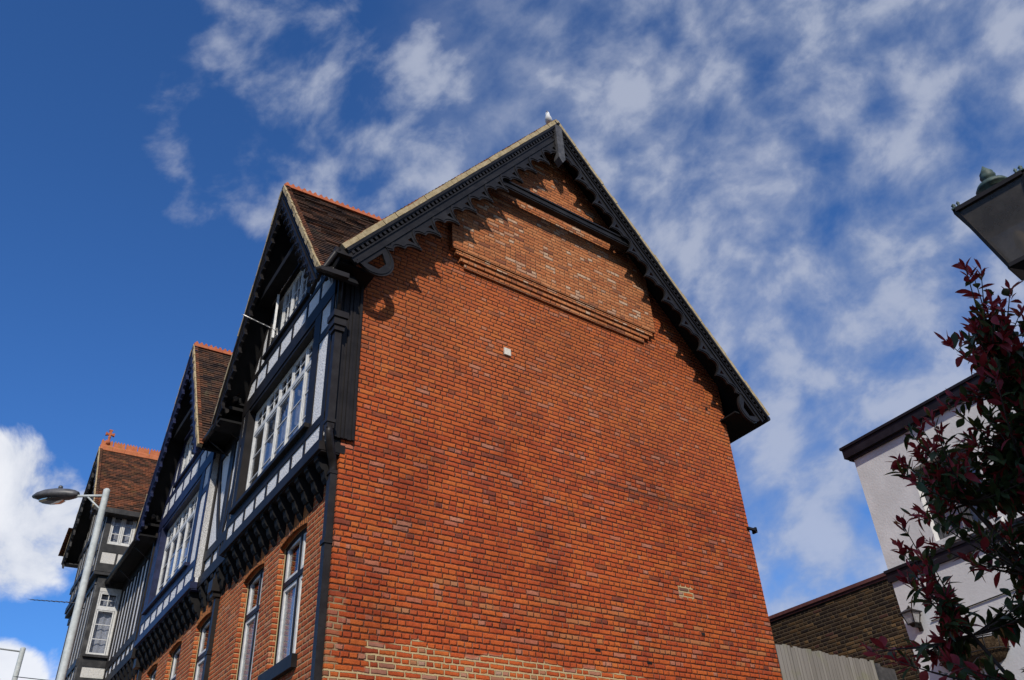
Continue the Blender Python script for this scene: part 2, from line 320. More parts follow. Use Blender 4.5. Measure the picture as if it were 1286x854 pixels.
def wood_fence():
    m, g = newmat('weathered_fence_wood'); uv, ob = uvs(g)
    U, V, _ = g.sep(uv)
    bq = g.m('DIVIDE', g.m('SUBTRACT', U, 72.42), .098); bd = g.m('FLOOR', bq); bf = g.m('FRACT', bq)
    wn = g.white(g.xyz(bd, 1.0, 2.0))[0]
    gr = g.noise(g.xyz(g.m('MULTIPLY', U, 60), g.m('MULTIPLY', V, 2.2), wn), 1.0, 5, .6)
    c = g.mix(gr, (.13, .122, .112), (.29, .275, .255))
    c = g.mix(.6, c, g.ramp(wn, [(0, (.75, .73, .71)), (1, (1.18, 1.17, 1.16))]), 'MULTIPLY')
    c = g.mix(g.m('MULTIPLY', g.ss(bf, .86, .97), .75), c, (.03, .025, .02))
    c = g.mix(g.m('MULTIPLY', g.ss(g.noise(uv, 1.4, 4), .5, .65), .4), c, (.16, .17, .07))
    finish(g, c, .9, g.bump(gr, .4, .004), .2); return m
M['fence'] = wood_fence()
def leaf_mat(name, c0, c1, rough=.32, trans=.25):
    m, g = newmat(name); uv, ob = uvs(g)
    n = g.noise(ob, 14, 2); c = g.mix(g.ss(n, .35, .65), c0, c1)
    b = g.add('ShaderNodeBsdfPrincipled'); g.put(b.inputs['Base Color'], c); b.inputs['Roughness'].default_value = rough
    b.inputs['Specular IOR Level'].default_value = .3
    t = g.add('ShaderNodeBsdfTranslucent'); g.put(t.inputs[0], c)
    mx = g.add('ShaderNodeMixShader'); mx.inputs[0].default_value = trans
    g.l.new(b.outputs[0], mx.inputs[1]); g.l.new(t.outputs[0], mx.inputs[2])
    o = g.add('ShaderNodeOutputMaterial'); g.l.new(mx.outputs[0], o.inputs[0]); return m
M['leaf_green'] = leaf_mat('green_leaf', (.032, .052, .016), (.075, .10, .028), .4)
M['leaf_red'] = leaf_mat('red_leaf', (.24, .016, .022), (.42, .042, .040), .45)
M['leaf_lime'] = leaf_mat('lime_leaf', (.10, .11, .02), (.17, .15, .03))

# ------------------------------------------------------------------ frames of reference
K = Vector((4.23473359, 9.05908557, 0)); DA = 0.062008124761585
T = Vector((math.sin(DA), math.cos(DA), 0)); NV = Vector((-math.cos(DA), math.sin(DA), 0))
def F(s, o, z): return K + T * s + NV * o + Vector((0, 0, z))          # street front: along, outward, up
def G(u, b, z): return K + Vector((u, 0, 0)) - T * b + Vector((0, 0, z))  # gable end: along, outward, up
WC = Vector((11.4462, 6.16315, 0)) * .92; WT = Vector((-math.sin(R(7)), -math.cos(R(7)), 0)); WN = Vector((-math.cos(R(7)), math.sin(R(7)), 0))
def WW(q, o, z): return WC + WT * (.92 * q) + WN * (.92 * o) + Vector((0, 0, .128 + .92 * z))       # white house, scaled down about the camera position
def ID(a, b, c): return Vector((a, b, c))

# ------------------------------------------------------------------ mesh builder
ORG = {}
class MB:
    def __init__(s, mp=ID): s.v = []; s.f = []; s.uv = []; s.sm = []; s.mp = mp; s.raw = []
    def face(s, pts, uv=None, smooth=False):
        i = len(s.v); s.v += [Vector(p) for p in pts]; s.f.append(list(range(i, i + len(pts)))); s.uv.append(uv); s.sm.append(smooth)
    def mesh(s, pts, faces, smooth=False, uvs=None):
        i = len(s.v); s.v += [Vector(p) for p in pts]
        for k, f in enumerate(faces): s.f.append([i + q for q in f]); s.uv.append(uvs[k] if uvs else None); s.sm.append(smooth)
    def box(s, a0, a1, b0, b1, c0, c1):
        p = [(a, b, c) for a in (a0, a1) for b in (b0, b1) for c in (c0, c1)]
        s.mesh(p, [(0, 1, 3, 2), (4, 6, 7, 5), (0, 4, 5, 1), (2, 3, 7, 6), (0, 2, 6, 4), (1, 5, 7, 3)])
    def obox(s, o, x, y, z):      # corner + three edge vectors
        o, x, y, z = map(Vector, (o, x, y, z))
        p = [o + x * i + y * j + z * k for i in (0, 1) for j in (0, 1) for k in (0, 1)]
        s.mesh(p, [(0, 1, 3, 2), (4, 6, 7, 5), (0, 4, 5, 1), (2, 3, 7, 6), (0, 2, 6, 4), (1, 5, 7, 3)])
    def bar(s, p, q, w, h, up=(0, 0, 1)):
        p, q = Vector(p), Vector(q); d = q - p; x = d.cross(Vector(up))
        if x.length < 1e-6: x = d.cross(Vector((1, 0, 0)))
        x = x.normalized() * w; y = x.cross(d).normalized() * h
        s.obox(p - x / 2 - y / 2, x, y, d)
    def plate(s, loops, d0, d1, fn):       # loops: outer + holes in 2D, extruded from d0 to d1, fn(p,q,d)->abc
        flat = [Vector(pt) for lp in loops for pt in lp]; ed = []; k = 0
        for lp in loops:
            m = len(lp); ed += [(k + i, k + (i + 1) % m) for i in range(m)]; k += m
        vs, _, fs_, *_ = delaunay_2d_cdt(flat, ed, [list(range(len(loops[0])))], 2, 1e-6)
        for d, rv_ in ((d0, False), (d1, True)):
            s.mesh([fn(v.x, v.y, d) for v in vs], [tuple(reversed(t)) if rv_ else tuple(t) for t in fs_])
        for lp in loops:
            m = len(lp)
            s.mesh([fn(x, y, d0) for x, y in lp] + [fn(x, y, d1) for x, y in lp], [(i, (i + 1) % m, m + (i + 1) % m, m + i) for i in range(m)])
    def tube(s, pts, r, n=10, cap=True):
        pts = [Vector(p) for p in pts]; rr = r if isinstance(r, (list, tuple)) else [r] * len(pts)
        rings = []; ref = None
        for i, p in enumerate(pts):
            d = (pts[min(i + 1, len(pts) - 1)] - pts[max(i - 1, 0)]).normalized()
            if ref is None: ref = d.orthogonal().normalized()
            ref = (ref - d * ref.dot(d)).normalized(); b = d.cross(ref)
            rings.append([p + (ref * math.cos(2 * math.pi * k / n) + b * math.sin(2 * math.pi * k / n)) * rr[i] for k in range(n)])
        V = [v for rg in rings for v in rg]; fs = []
        for i in range(len(pts) - 1):
            for k in range(n): fs.append((i * n + k, i * n + (k + 1) % n, (i + 1) * n + (k + 1) % n, (i + 1) * n + k))
        s.mesh(V, fs, True)
        if cap:
            s.face(rings[0]); s.face(rings[-1])
    def lathe(s, prof, c, n=20, axis=(0, 0, 1)):
        c = Vector(c); ax = Vector(axis).normalized(); x = ax.orthogonal().normalized(); y = ax.cross(x)
        V = [c + ax * h + (x * math.cos(2 * math.pi * k / n) + y * math.sin(2 * math.pi * k / n)) * r for r, h in prof for k in range(n)]
        fs = [(i * n + k, i * n + (k + 1) % n, (i + 1) * n + (k + 1) % n, (i + 1) * n + k) for i in range(len(prof) - 1) for k in range(n)]
        s.mesh(V, fs, True)
        s.face(V[:n]); s.face(V[-n:])
    def build(s, name, mat, parent=None, label=None, origin=None):
        org = ORG[parent.name] if parent else (Vector(origin) if origin is not None else Vector((0, 0, 0)))
        me = bpy.data.meshes.new(name)
        pos = [s.mp(*p) - org for p in s.v]
        for pts, uv in s.raw:
            i = len(pos); pos += [p - org for p in pts]; s.v += pts; s.f.append(list(range(i, i + len(pts)))); s.uv.append(uv); s.sm.append(False)
        me.from_pydata(pos, [], s.f)
        ul = me.uv_layers.new(name='UVMap')
        li = 0
        for f, uv in zip(s.f, s.uv):
            if uv is None:
                p = [s.v[i] for i in f]
                nrm = Vector((0, 0, 0))
                for i in range(len(p)): nrm += (p[i] - p[0]).cross(p[(i + 1) % len(p)] - p[0])
                ax = max(range(3), key=lambda k: abs(nrm[k]))
                uv = [((q[1], q[2]) if ax == 0 else (q[0], q[2]) if ax == 1 else (q[0], q[1])) for q in p]
            for q in uv: ul.data[li].uv = (q[0] + 60, q[1]) ; li += 1
        for p, sm in zip(me.polygons, s.sm): p.use_smooth = sm
        bm = bmesh.new(); bm.from_mesh(me); (None if s.raw else bmesh.ops.remove_doubles(bm, verts=bm.verts, dist=1e-5))
        bmesh.ops.recalc_face_normals(bm, faces=bm.faces); bm.to_mesh(me); bm.free()
        me.materials.append(M[mat] if isinstance(mat, str) else mat)
        o = bpy.data.objects.new(name, me); COL.objects.link(o)
        ORG[o.name] = org
        if parent: o.parent = parent
        else: o.location = org
        if label: o['label'] = label
        return o
def thing(name, label, cat, loc, group=None):
    o = bpy.data.objects.new(name, None); COL.objects.link(o); o.location = loc; o.empty_display_size = .3
    o['label'] = label; o['category'] = cat
    if group: o['group'] = group
    ORG[o.name] = Vector(loc); return o
def tag(o, label, cat, group=None):
    o['label'] = label; o['category'] = cat
    if group: o['group'] = group
    return o
def struct(o): o['kind'] = 'structure'; return o

# ------------------------------------------------------------------ ground
def sheet(name, mat, x0, x1, y0, y1, z):
    b = MB(); b.face([(x0, y0, z), (x1, y0, z), (x1, y1, z), (x0, y1, z)]); return struct(b.build(name, mat))
sheet('ground', 'earth', -1500, 1500, -1500, 1500, 0)
b = MB(F); b.face([(-60, 2.4, .004), (160, 2.4, .004), (160, 9.4, .004), (-60, 9.4, .004)]); struct(b.build('road', 'asphalt'))
b = MB(F); b.box(-60, 160, 2.5, 2.62, 0, .13); struct(b.build('kerb', 'kerb'))
b = MB(F); b.box(-60, 160, -.0, 2.5, -.1, .12); struct(b.build('pavement', 'paving'))

# ------------------------------------------------------------------ bargeboards
def rake(P0, P1):
    """(along, perpendicular-down) -> (a, c) for a slope from the eave P0 to the apex P1"""
    P0, P1 = Vector(P0), Vector(P1); d = (P1 - P0); L = d.length; d.normalize()
    n = Vector((d.y, -d.x))
    if n.y > 0: n = -n
    return (lambda x, q: tuple(P0 + d * x + n * q)), L
ARCH = [(0, .60), (.03, .52), (.07, .455), (.12, .405), (.18, .375), (.25, .362), (.33, .37), (.40, .392), (.46, .425), (.50, .455), (.545, .462), (.60, .452), (.66, .455), (.73, .472), (.80, .50), (.87, .54), (.93, .585), (.965, .615)]
def fret_loops(L, p, x0, k, loop=True):
    """2-D outline (x along, q down) of the pierced lower board"""
    top = .29 * k; bot = []; holes = []
    if loop:
        bot += [(x0, .30 * k)]
        cx, rx, ry = x0 + .285 * k, .285 * k, .30 * k
        for i in range(0, 15):
            a = math.pi * (1 - i / 14.0); bot.append((cx + rx * math.cos(a), .335 * k + ry * math.sin(a)))
        h = []
        for i in range(0, 13):
            a = math.pi * (1 - i / 12.0); r = .175 * k * (1 - .14 * abs(math.sin(a * 3)))
            h.append((cx - .01 * k + r * math.cos(a), .345 * k + r * 1.0 * math.sin(a)))
        holes.append(h)
        xs = cx + rx + .02 * k
    else: xs = x0
    n = int((L - .12 * k - xs) / p); p = (L - .12 * k - xs) / n
    for i in range(n):
        for w, q in (ARCH if i or not loop else ARCH[3:]): bot.append((xs + (i + w) * p, q * k))
        hx = xs + (i + .90) * p
        if i < n - 1: holes.append([(hx - .085 * p, .375 * k), (hx + .095 * p, .375 * k), (hx + .03 * p, .475 * k)])
    outer = [(x0 + .0, top)] + bot + [(L - .10 * k, .40 * k), (L - .10 * k, top)]
    return [outer] + holes
def bargeboard(mp, P0, P1, bf, parent, mat, k=1.0, p=.56, dent=True, loop=True, x0=.06, mirror=False, name='bargeboard', soff=.5):
    """bf = outward position of the board's face. Board is built from the eave up to the apex."""
    fn, L = rake(P0, P1)
    m = MB(mp)
    def slab(q0, q1, b0, b1, xa=0.0, xb=None):
        xb = L if xb is None else xb
        pts = [(xa, q0), (xb, q0), (xb, q1), (xa, q1)]
        m.plate([pts], b0, b1, lambda x, q, d: (fn(x, q)[0], d, fn(x, q)[1]))
    slab(.045 * k, .315 * k, bf - .06, bf - .012)                 # plain board
    slab(.05 * k, .095 * k, bf - .012, bf + .05 * k)              # crown mould
    slab(.095 * k, .115 * k, bf - .012, bf + .028 * k)
    slab(.178 * k, .20 * k, bf - .012, bf + .012 * k)
    slab(.275 * k, .315 * k, bf - .012, bf + .016 * k)            # bead over the fretwork
    if dent:
        x = .06
        while x < L - .08:
            slab(.118 * k, .165 * k, bf - .012, bf + .024 * k, x, x + .058); x += .112
    o = m.build(name, mat, parent)
    f = MB(mp); lp = fret_loops(L, p, x0, k * 1.1, loop)
    f.plate(lp, bf - .05, bf - .006, lambda x, q, d: (fn(x, q)[0], d, fn(x, q)[1]))
    # raised inner moulding following the arches
    rim = lp[0][1:-2]
    for (xa, qa), (xb, qb) in zip(rim[:-1], rim[1:]):
        if abs(xa - xb) + abs(qa - qb) < 1e-4: continue
        e0, e1 = .035 * k, .075 * k
        m2 = [(xa, qa - e0), (xb, qb - e0), (xb, qb - e1), (xa, qa - e1)]
        f.mesh([(fn(x, q)[0], bf - .006 + dd, fn(x, q)[1]) for dd in (0, .012) for x, q in m2], [(0, 1, 2, 3), (4, 5, 6, 7), (0, 1, 5, 4), (1, 2, 6, 5), (2, 3, 7, 6), (3, 0, 4, 7)])
    f.build('fretwork', mat, o)
    return o

def roof_slab(mp, pts, thick=.1, uvfn=None):
    m = MB(mp); return m

def slope_mesh(m, quad, along, gauge=.10):
    """courses of tiles, each lifted at its lower edge; quad in pre-map coordinates, 'along' = the ridge direction"""
    P = [m.mp(*q) for q in quad]; mp0 = m.mp
    e = (P[along[1]] - P[along[0]]).normalized()
    nrm = (P[1] - P[0]).cross(P[2] - P[0]).normalized()
    if nrm.z < 0: nrm = -nrm
    up = nrm.cross(e)
    if up.z < 0: up = -up; 
    base = nrm * P[0].dot(nrm)
    pts = [(p.dot(e), p.dot(up)) for p in P]; n = len(pts)
    def span(v):
        xs = []
        for i in range(n):
            (x0, v0), (x1, v1) = pts[i], pts[(i + 1) % n]
            if abs(v1 - v0) < 1e-9:
                if abs(v - v0) < 1e-6: xs += [x0, x1]
            elif min(v0, v1) - 1e-9 <= v <= max(v0, v1) + 1e-9: xs.append(x0 + (x1 - x0) * (v - v0) / (v1 - v0))
        return (min(xs), max(xs)) if xs else None
    vmin = min(p[1] for p in pts); vmax = max(p[1] for p in pts)
    inv = None
    k = int((vmax - vmin) / gauge + .5); g_ = (vmax - vmin) / k
    rr = random.Random(int(vmin * 1000) % 9999)
    for c in range(k):
        v0 = vmin + c * g_; v1 = v0 + g_
        a = span(v0 + 1e-5); b = span(v1 - 1e-5)
        if not a or not b: continue
        x = a[0]; cells = max(1, int((a[1] - a[0]) / .33))
        for q in range(cells):
            t0, t1 = q / cells, (q + 1) / cells
            xa, xb = a[0] + (a[1] - a[0]) * t0, a[0] + (a[1] - a[0]) * t1
            ya, yb = b[0] + (b[1] - b[0]) * t0, b[0] + (b[1] - b[0]) * t1
            h = .020 + rr.uniform(-.005, .006); dv = rr.uniform(-.006, .004)
            W_ = [base + e * xa + up * (v0 + dv) + nrm * h, base + e * xb + up * (v0 + dv) + nrm * h, base + e * yb + up * v1 + nrm * .004, base + e * ya + up * v1 + nrm * .004]
            B_ = [base + e * xa + up * (v0 + dv) - nrm * .004, base + e * xb + up * (v0 + dv) - nrm * .004]
            m.raw.append((W_, [(xa, v0), (xb, v0), (yb, v1 - .002), (ya, v1 - .002)]))
            m.raw.append(([B_[0], B_[1], W_[1], W_[0]], [(xa, v0 - .001), (xb, v0 - .001), (xb, v0), (xa, v0)]))
    return nrm

# ================================================================== HOUSE 1 : brick gable end and first half-timbered gable
h1 = thing('brick_house', 'tall red brick house showing its blank gable end with black carved bargeboards', 'house', K)
AP = (4.04, 15.20); EL = (-.46, 9.62); ER = (8.92, 9.60)
def wall_z(u):            # underside of the rakes
    return min(9.62 + (AP[1] - EL[1]) / (AP[0] - EL[0]) * (u - EL[0]), 9.60 + (AP[1] - ER[1]) / (ER[0] - AP[0]) * (ER[0] - u)) - .14
# wall as one plate
m = MB(G)
out = [(-.06, 0), (8.17, 0), (8.17, wall_z(8.17)), (AP[0], AP[1] - .16), (-.06, wall_z(-.06))]
m.plate([out], -.3, 0, lambda x, q, d: (x, d, q))
# putlog holes, missing bricks: blocks below with recess shade put into their colour
gw = m.build('gable_wall', 'brick', h1)
# proud weathered panel over a corbelled string
m = MB(G)
pl, pr = 1.66, 6.43
m.plate([[(pl, 10.94), (pr, 10.94), (pr, wall_z(pr) - .02), (AP[0], AP[1] - .2), (pl, wall_z(pl) - .02)]], .002, .105, lambda x, q, d: (x, d, q))
m.build('upper_panel', 'brick_top', h1, 'paler weathered brick panel high in the gable')
m = MB(G)
for k, (u0, u1, z0, z1, d) in enumerate([(1.93, 6.12, 10.640, 10.715, .045), (1.84, 6.24, 10.74, 10.815, .07), (1.74, 6.34, 10.84, 10.915, .095)]):
    m.box(u0, u1, -.05, d, z0, z1)
    m.box(u0 + .05, u1 - .05, -.05, d - .035, z1, z1 + .025)
m.build('string_course', 'brick_top', h1, 'three corbelled brick courses')
m = MB(G); m.box(2.70, 2.83, -.05, .03, 9.18, 9.31); m.build('stone_block', 'stone', h1)
m = MB(G); m.box(8.10, 8.34, .0, .05, 7.23, 7.27); m.box(8.30, 8.34, -.05, .05, 7.20, 7.30); m.build('iron_bracket', 'iron', h1)
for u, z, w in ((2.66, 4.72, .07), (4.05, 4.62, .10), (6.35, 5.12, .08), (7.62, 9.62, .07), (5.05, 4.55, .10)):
    m = MB(G); m.box(u, u + w, -.03, .003, z, z + .045); m.build('dark_putlog_patch', 'dark_room', h1)  # solid dark block, the hole's shade is only its colour
# black boarded cheek at the corner (side of the jettied front)
m = MB(F)
m.box(-.045, -.012, -.10, .30, 6.86, 9.72)
for o in (-.10, .0, .055, .145, .26): m.box(-.062, -.045, o, o + .04, 6.86, 9.72)
m.build('corner_boarding', 'black', h1)
# tie beam between the rakes
m = MB(G)
zb = 12.60
m.box(2.5, 5.72, .30, .43, zb, zb + .15); m.box(2.48, 5.74, .28, .455, zb + .15, zb + .185); m.box(2.52, 5.70, .33, .445, zb + .03, zb + .05)
m.build('tie_beam', 'black_board', h1)
# pendant post at the apex
m = MB(G)
m.plate([[(AP[0] - .085, 15.02), (AP[0] + .085, 15.02), (AP[0] + .085, 14.06), (AP[0], 13.93), (AP[0] - .085, 14.06)]], .40, .565, lambda x, q, d: (x, d, q))
m.build('apex_post', 'grey_post', h1)
bargeboard(G, EL, AP, .5, h1, 'black_board')
bargeboard(G, ER, AP, .5, h1, 'black_board')
# verge strips (mortar and tile ends), soffits, tiled slopes
def verge(mp, P0, P1, b0, b1, parent, k=1.0):
    fn, L = rake(P0, P1); m = MB(mp); x = 0
    while x < L:
        w = .165; dq = random.uniform(-.008, .008)
        m.plate([[(x, -.035 + dq), (min(x + w, L), -.035 + dq), (min(x + w, L), .045), (x, .045)]], b0, b1 + random.uniform(-.008, .008), lambda a, q, d: (fn(a, q)[0], d, fn(a, q)[1]))
        x += w
    t = MB(mp); x = 0
    while x < L:      # ends of the tile courses, slightly stepped
        t.plate([[(x, -.062), (min(x + .10, L), -.05), (min(x + .10, L), -.036), (x, -.036)]], b0, b1 - .03, lambda a, q, d: (fn(a, q)[0], d, fn(a, q)[1])); x += .102
    o = m.build('verge', 'lead', parent); t.build('tile_edge', 'tile_far', o); return o
verge(G, EL, AP, .38, .545, h1); verge(G, ER, AP, .38, .545, h1)
def soffit(mp, P0, P1, b0, b1, parent, q0=.05, q1=.09):
    fn, L = rake(P0, P1); m = MB(mp)
    m.plate([[(0, q0), (L, q0), (L, q1), (0, q1)]], b0, b1, lambda a, q, d: (fn(a, q)[0], d, fn(a, q)[1])); return m.build('soffit', 'soffit', parent)
soffit(G, EL, AP, -.28, .44, h1); soffit(G, ER, AP, -.28, .44, h1)
ROOF_S = [(0, 5.2), (5.2, 10.2), (10.2, 20.0)]
BAYS = [(0, 4.22), (5.98, 10.2), (14.5, 18.7)]
def main_roof(s0, s1, parent, first=False):
    m = MB(G); b0 = .46 if first else -s0; b1 = -s1
    sl = (AP[1] - EL[1]) / (AP[0] - EL[0])
    cuts = sorted({b0, b1, *[-v for bay in BAYS for v in bay if b1 < -v < b0]}, reverse=True)
    segs = []
    for ba, bb in zip(cuts[:-1], cuts[1:]):
        mid = -(ba + bb) / 2; inbay = any(a < mid < c for a, c in BAYS); segs.append((ba, bb, inbay))
        ue = -.12 if inbay else EL[0]; ze = EL[1] + .02 + sl * (ue - EL[0])
        slope_mesh(m, [(ue, ba, ze), (AP[0], ba, AP[1] + .02), (AP[0], bb, AP[1] + .02), (ue, bb, ze)], (1, 2))
    slope_mesh(m, [(ER[0], b0, ER[1] + .02), (AP[0], b0, AP[1] + .02), (AP[0], b1, AP[1] + .02), (ER[0], b1, ER[1] + .02)], (1, 2))
    m.build('roof', 'tile', parent)
    m = MB(G)       # under-boarding and fascia at each eave
    bx = b0 - .02 if first else b0
    m.mesh([(ER[0], b0 - .02, ER[1] - .02), (ER[0], b1, ER[1] - .02), (8.1, b1, ER[1] + .9), (8.1, b0 - .02 - (.47 if first else 0), ER[1] + .9)], [(0, 1, 2, 3)])
    m.box(ER[0] - .06, ER[0] - .02, b1, bx, ER[1] - .12, ER[1] - .02)
    m.box(8.0, ER[0] - .03, b1, min(bx, .42), ER[1] - .14, ER[1] - .11)
    m.build('eaves', 'soffit', parent)
    for ba, bb, inbay in segs:
        if inbay: continue
        fa = ba - .1 if ba > .1 else ba
        m = MB(G)
        m.box(EL[0] + .03, .14, bb, fa, EL[1] - .16, EL[1] - .12)
        m.box(EL[0] + .02, EL[0] + .06, bb, fa, EL[1] - .14, EL[1] - .02)
        m.build('eaves', 'soffit', parent)
        if ba < .1:
            m = MB(G); m.tube([(EL[0] - .04, ba, EL[1] - .05), (EL[0] - .04, bb, EL[1] - .05)], .05, 10); m.build('gutter', 'iron', parent)
    m = MB(G)       # back gutter
    m.tube([(ER[0] + .04, b0 + .03, ER[1] - .03), (ER[0] + .04, b1, ER[1] - .03)], .055, 10)
    m.build('gutter', 'iron', parent)
    m = MB(G); bb = b0 - (.15 if first else 0)
    while bb > b1:
        m.tube([(AP[0], bb, AP[1] - .0), (AP[0], bb - .29, AP[1] - .0)], .095, 10); bb -= .3
    m.build('ridge_tiles', 'terra', parent)
main_roof(*ROOF_S[0], h1, True)

# ------------------------------------------------------------------ jettied half-timbered bay with its dormer gable
WO = .32
def arc_hole(s0, s1, z0, zs, rise, n=8):
    c = (s0 + s1) / 2; hw = (s1 - s0) / 2; Rr = (hw * hw + rise * rise) / (2 * rise); a = math.asin(hw / Rr)
    return [(s0, z0), (s1, z0)] + [(c + Rr * math.sin(a - 2 * a * i / n), zs + rise - Rr + Rr * math.cos(a - 2 * a * i / n)) for i in range(n + 1)]
def lights(parent, cells, z0, z1, zt, o, bars, fr=.04, name='window', paint='white', mp=F, rows=3, curtain='curtain', tcols=2, trows=2, drop=.0):
    """a run of casements: cells = [(s0,s1)...]; zt = transom height or None"""
    m = MB(mp); gl = MB(mp); cu_ = MB(mp)
    S0, S1 = cells[0][0], cells[-1][1]
    m.box(S0 - fr, S1 + fr, o - .07, o, z0 - fr, z0); m.box(S0 - fr, S1 + fr, o - .07, o, z1, z1 + fr)
    edges = [S0 - fr / 2] + [(cells[i][1] + cells[i + 1][0]) / 2 for i in range(len(cells) - 1)] + [S1 + fr / 2]
    for e in edges: m.box(e - fr / 2, e + fr / 2, o - .068, o + .004, z0, z1)
    if zt: m.box(S0, S1, o - .06, o + .002, zt, zt + .075)
    for s0, s1 in cells:
        a, c = s0 + .012, s1 - .012
        for (za, zb_, nc, nr) in (((z0, zt, 1, rows), (zt + .075, z1, tcols, trows)) if zt else ((z0, z1, bars, rows),)):
            w = .030
            m.box(a, a + w, o - .04, o - .008, za, zb_); m.box(c - w, c, o - .04, o - .008, za, zb_)
            m.box(a + w, c - w, o - .04, o - .01, za, za + w); m.box(a + w, c - w, o - .04, o - .01, zb_ - w, zb_)
            for i in range(1, nc):
                x = a + (c - a) * i / nc; m.box(x - .009, x + .009, o - .036, o - .014, za + w, zb_ - w)
            for i in range(1, nr):
                z = za + (zb_ - za) * i / nr; m.box(a + w, c - w, o - .035, o - .016, z - .009, z + .009)
            gl.box(a + w * .5, c - w * .5, o - .028, o - .022, za + w * .5, zb_ - w * .5)
    f = m.build(name, paint, parent)
    gl.build('pane', 'glass', f)
    if curtain:
        n = int((S1 - S0) / .03); zt_ = z1 - drop
        for i in range(n):
            x0 = S0 + (S1 - S0) * i / n; x1 = S0 + (S1 - S0) * (i + 1) / n
            d0 = .02 * math.sin(i * 1.1) + .012 * math.sin(i * .37); d1 = .02 * math.sin((i + 1) * 1.1) + .012 * math.sin((i + 1) * .37)
            cu_.face([(x0, o - .16 + d0, z0), (x1, o - .16 + d1, z0), (x1, o - .16 + d1, zt_), (x0, o - .16 + d0, zt_)], None, True)
        cu_.build('curtain', curtain, f)
    return f
CORB = [(-.02, 6.66), (.31, 6.66), (.31, 6.585), (.285, 6.57), (.27, 6.50), (.235, 6.455), (.205, 6.45), (.20, 6.42), (.185, 6.35), (.15, 6.30), (.12, 6.295), (.115, 6.26), (.07, 6.20), (-.02, 6.18)]
def corbels(s0, s1, parent, o_max=.31, pitch=.36):
    n = int(round((s1 - s0) / pitch)); sc = o_max / .31
    for i in range(n):
        s = s0 + (s1 - s0) * (i + .5) / n
        m = MB(F); m.plate([[(o * (sc if o > 0 else 1), z) for o, z in CORB]], s - .06, s + .06, lambda x, q, d: (d, x, q))
        m.build('corbel', 'soffit', parent)
APX = 2.11; DZ = 13.0; DHW = 2.53; DEZ = 9.2; DSL = (DZ - DEZ) / DHW
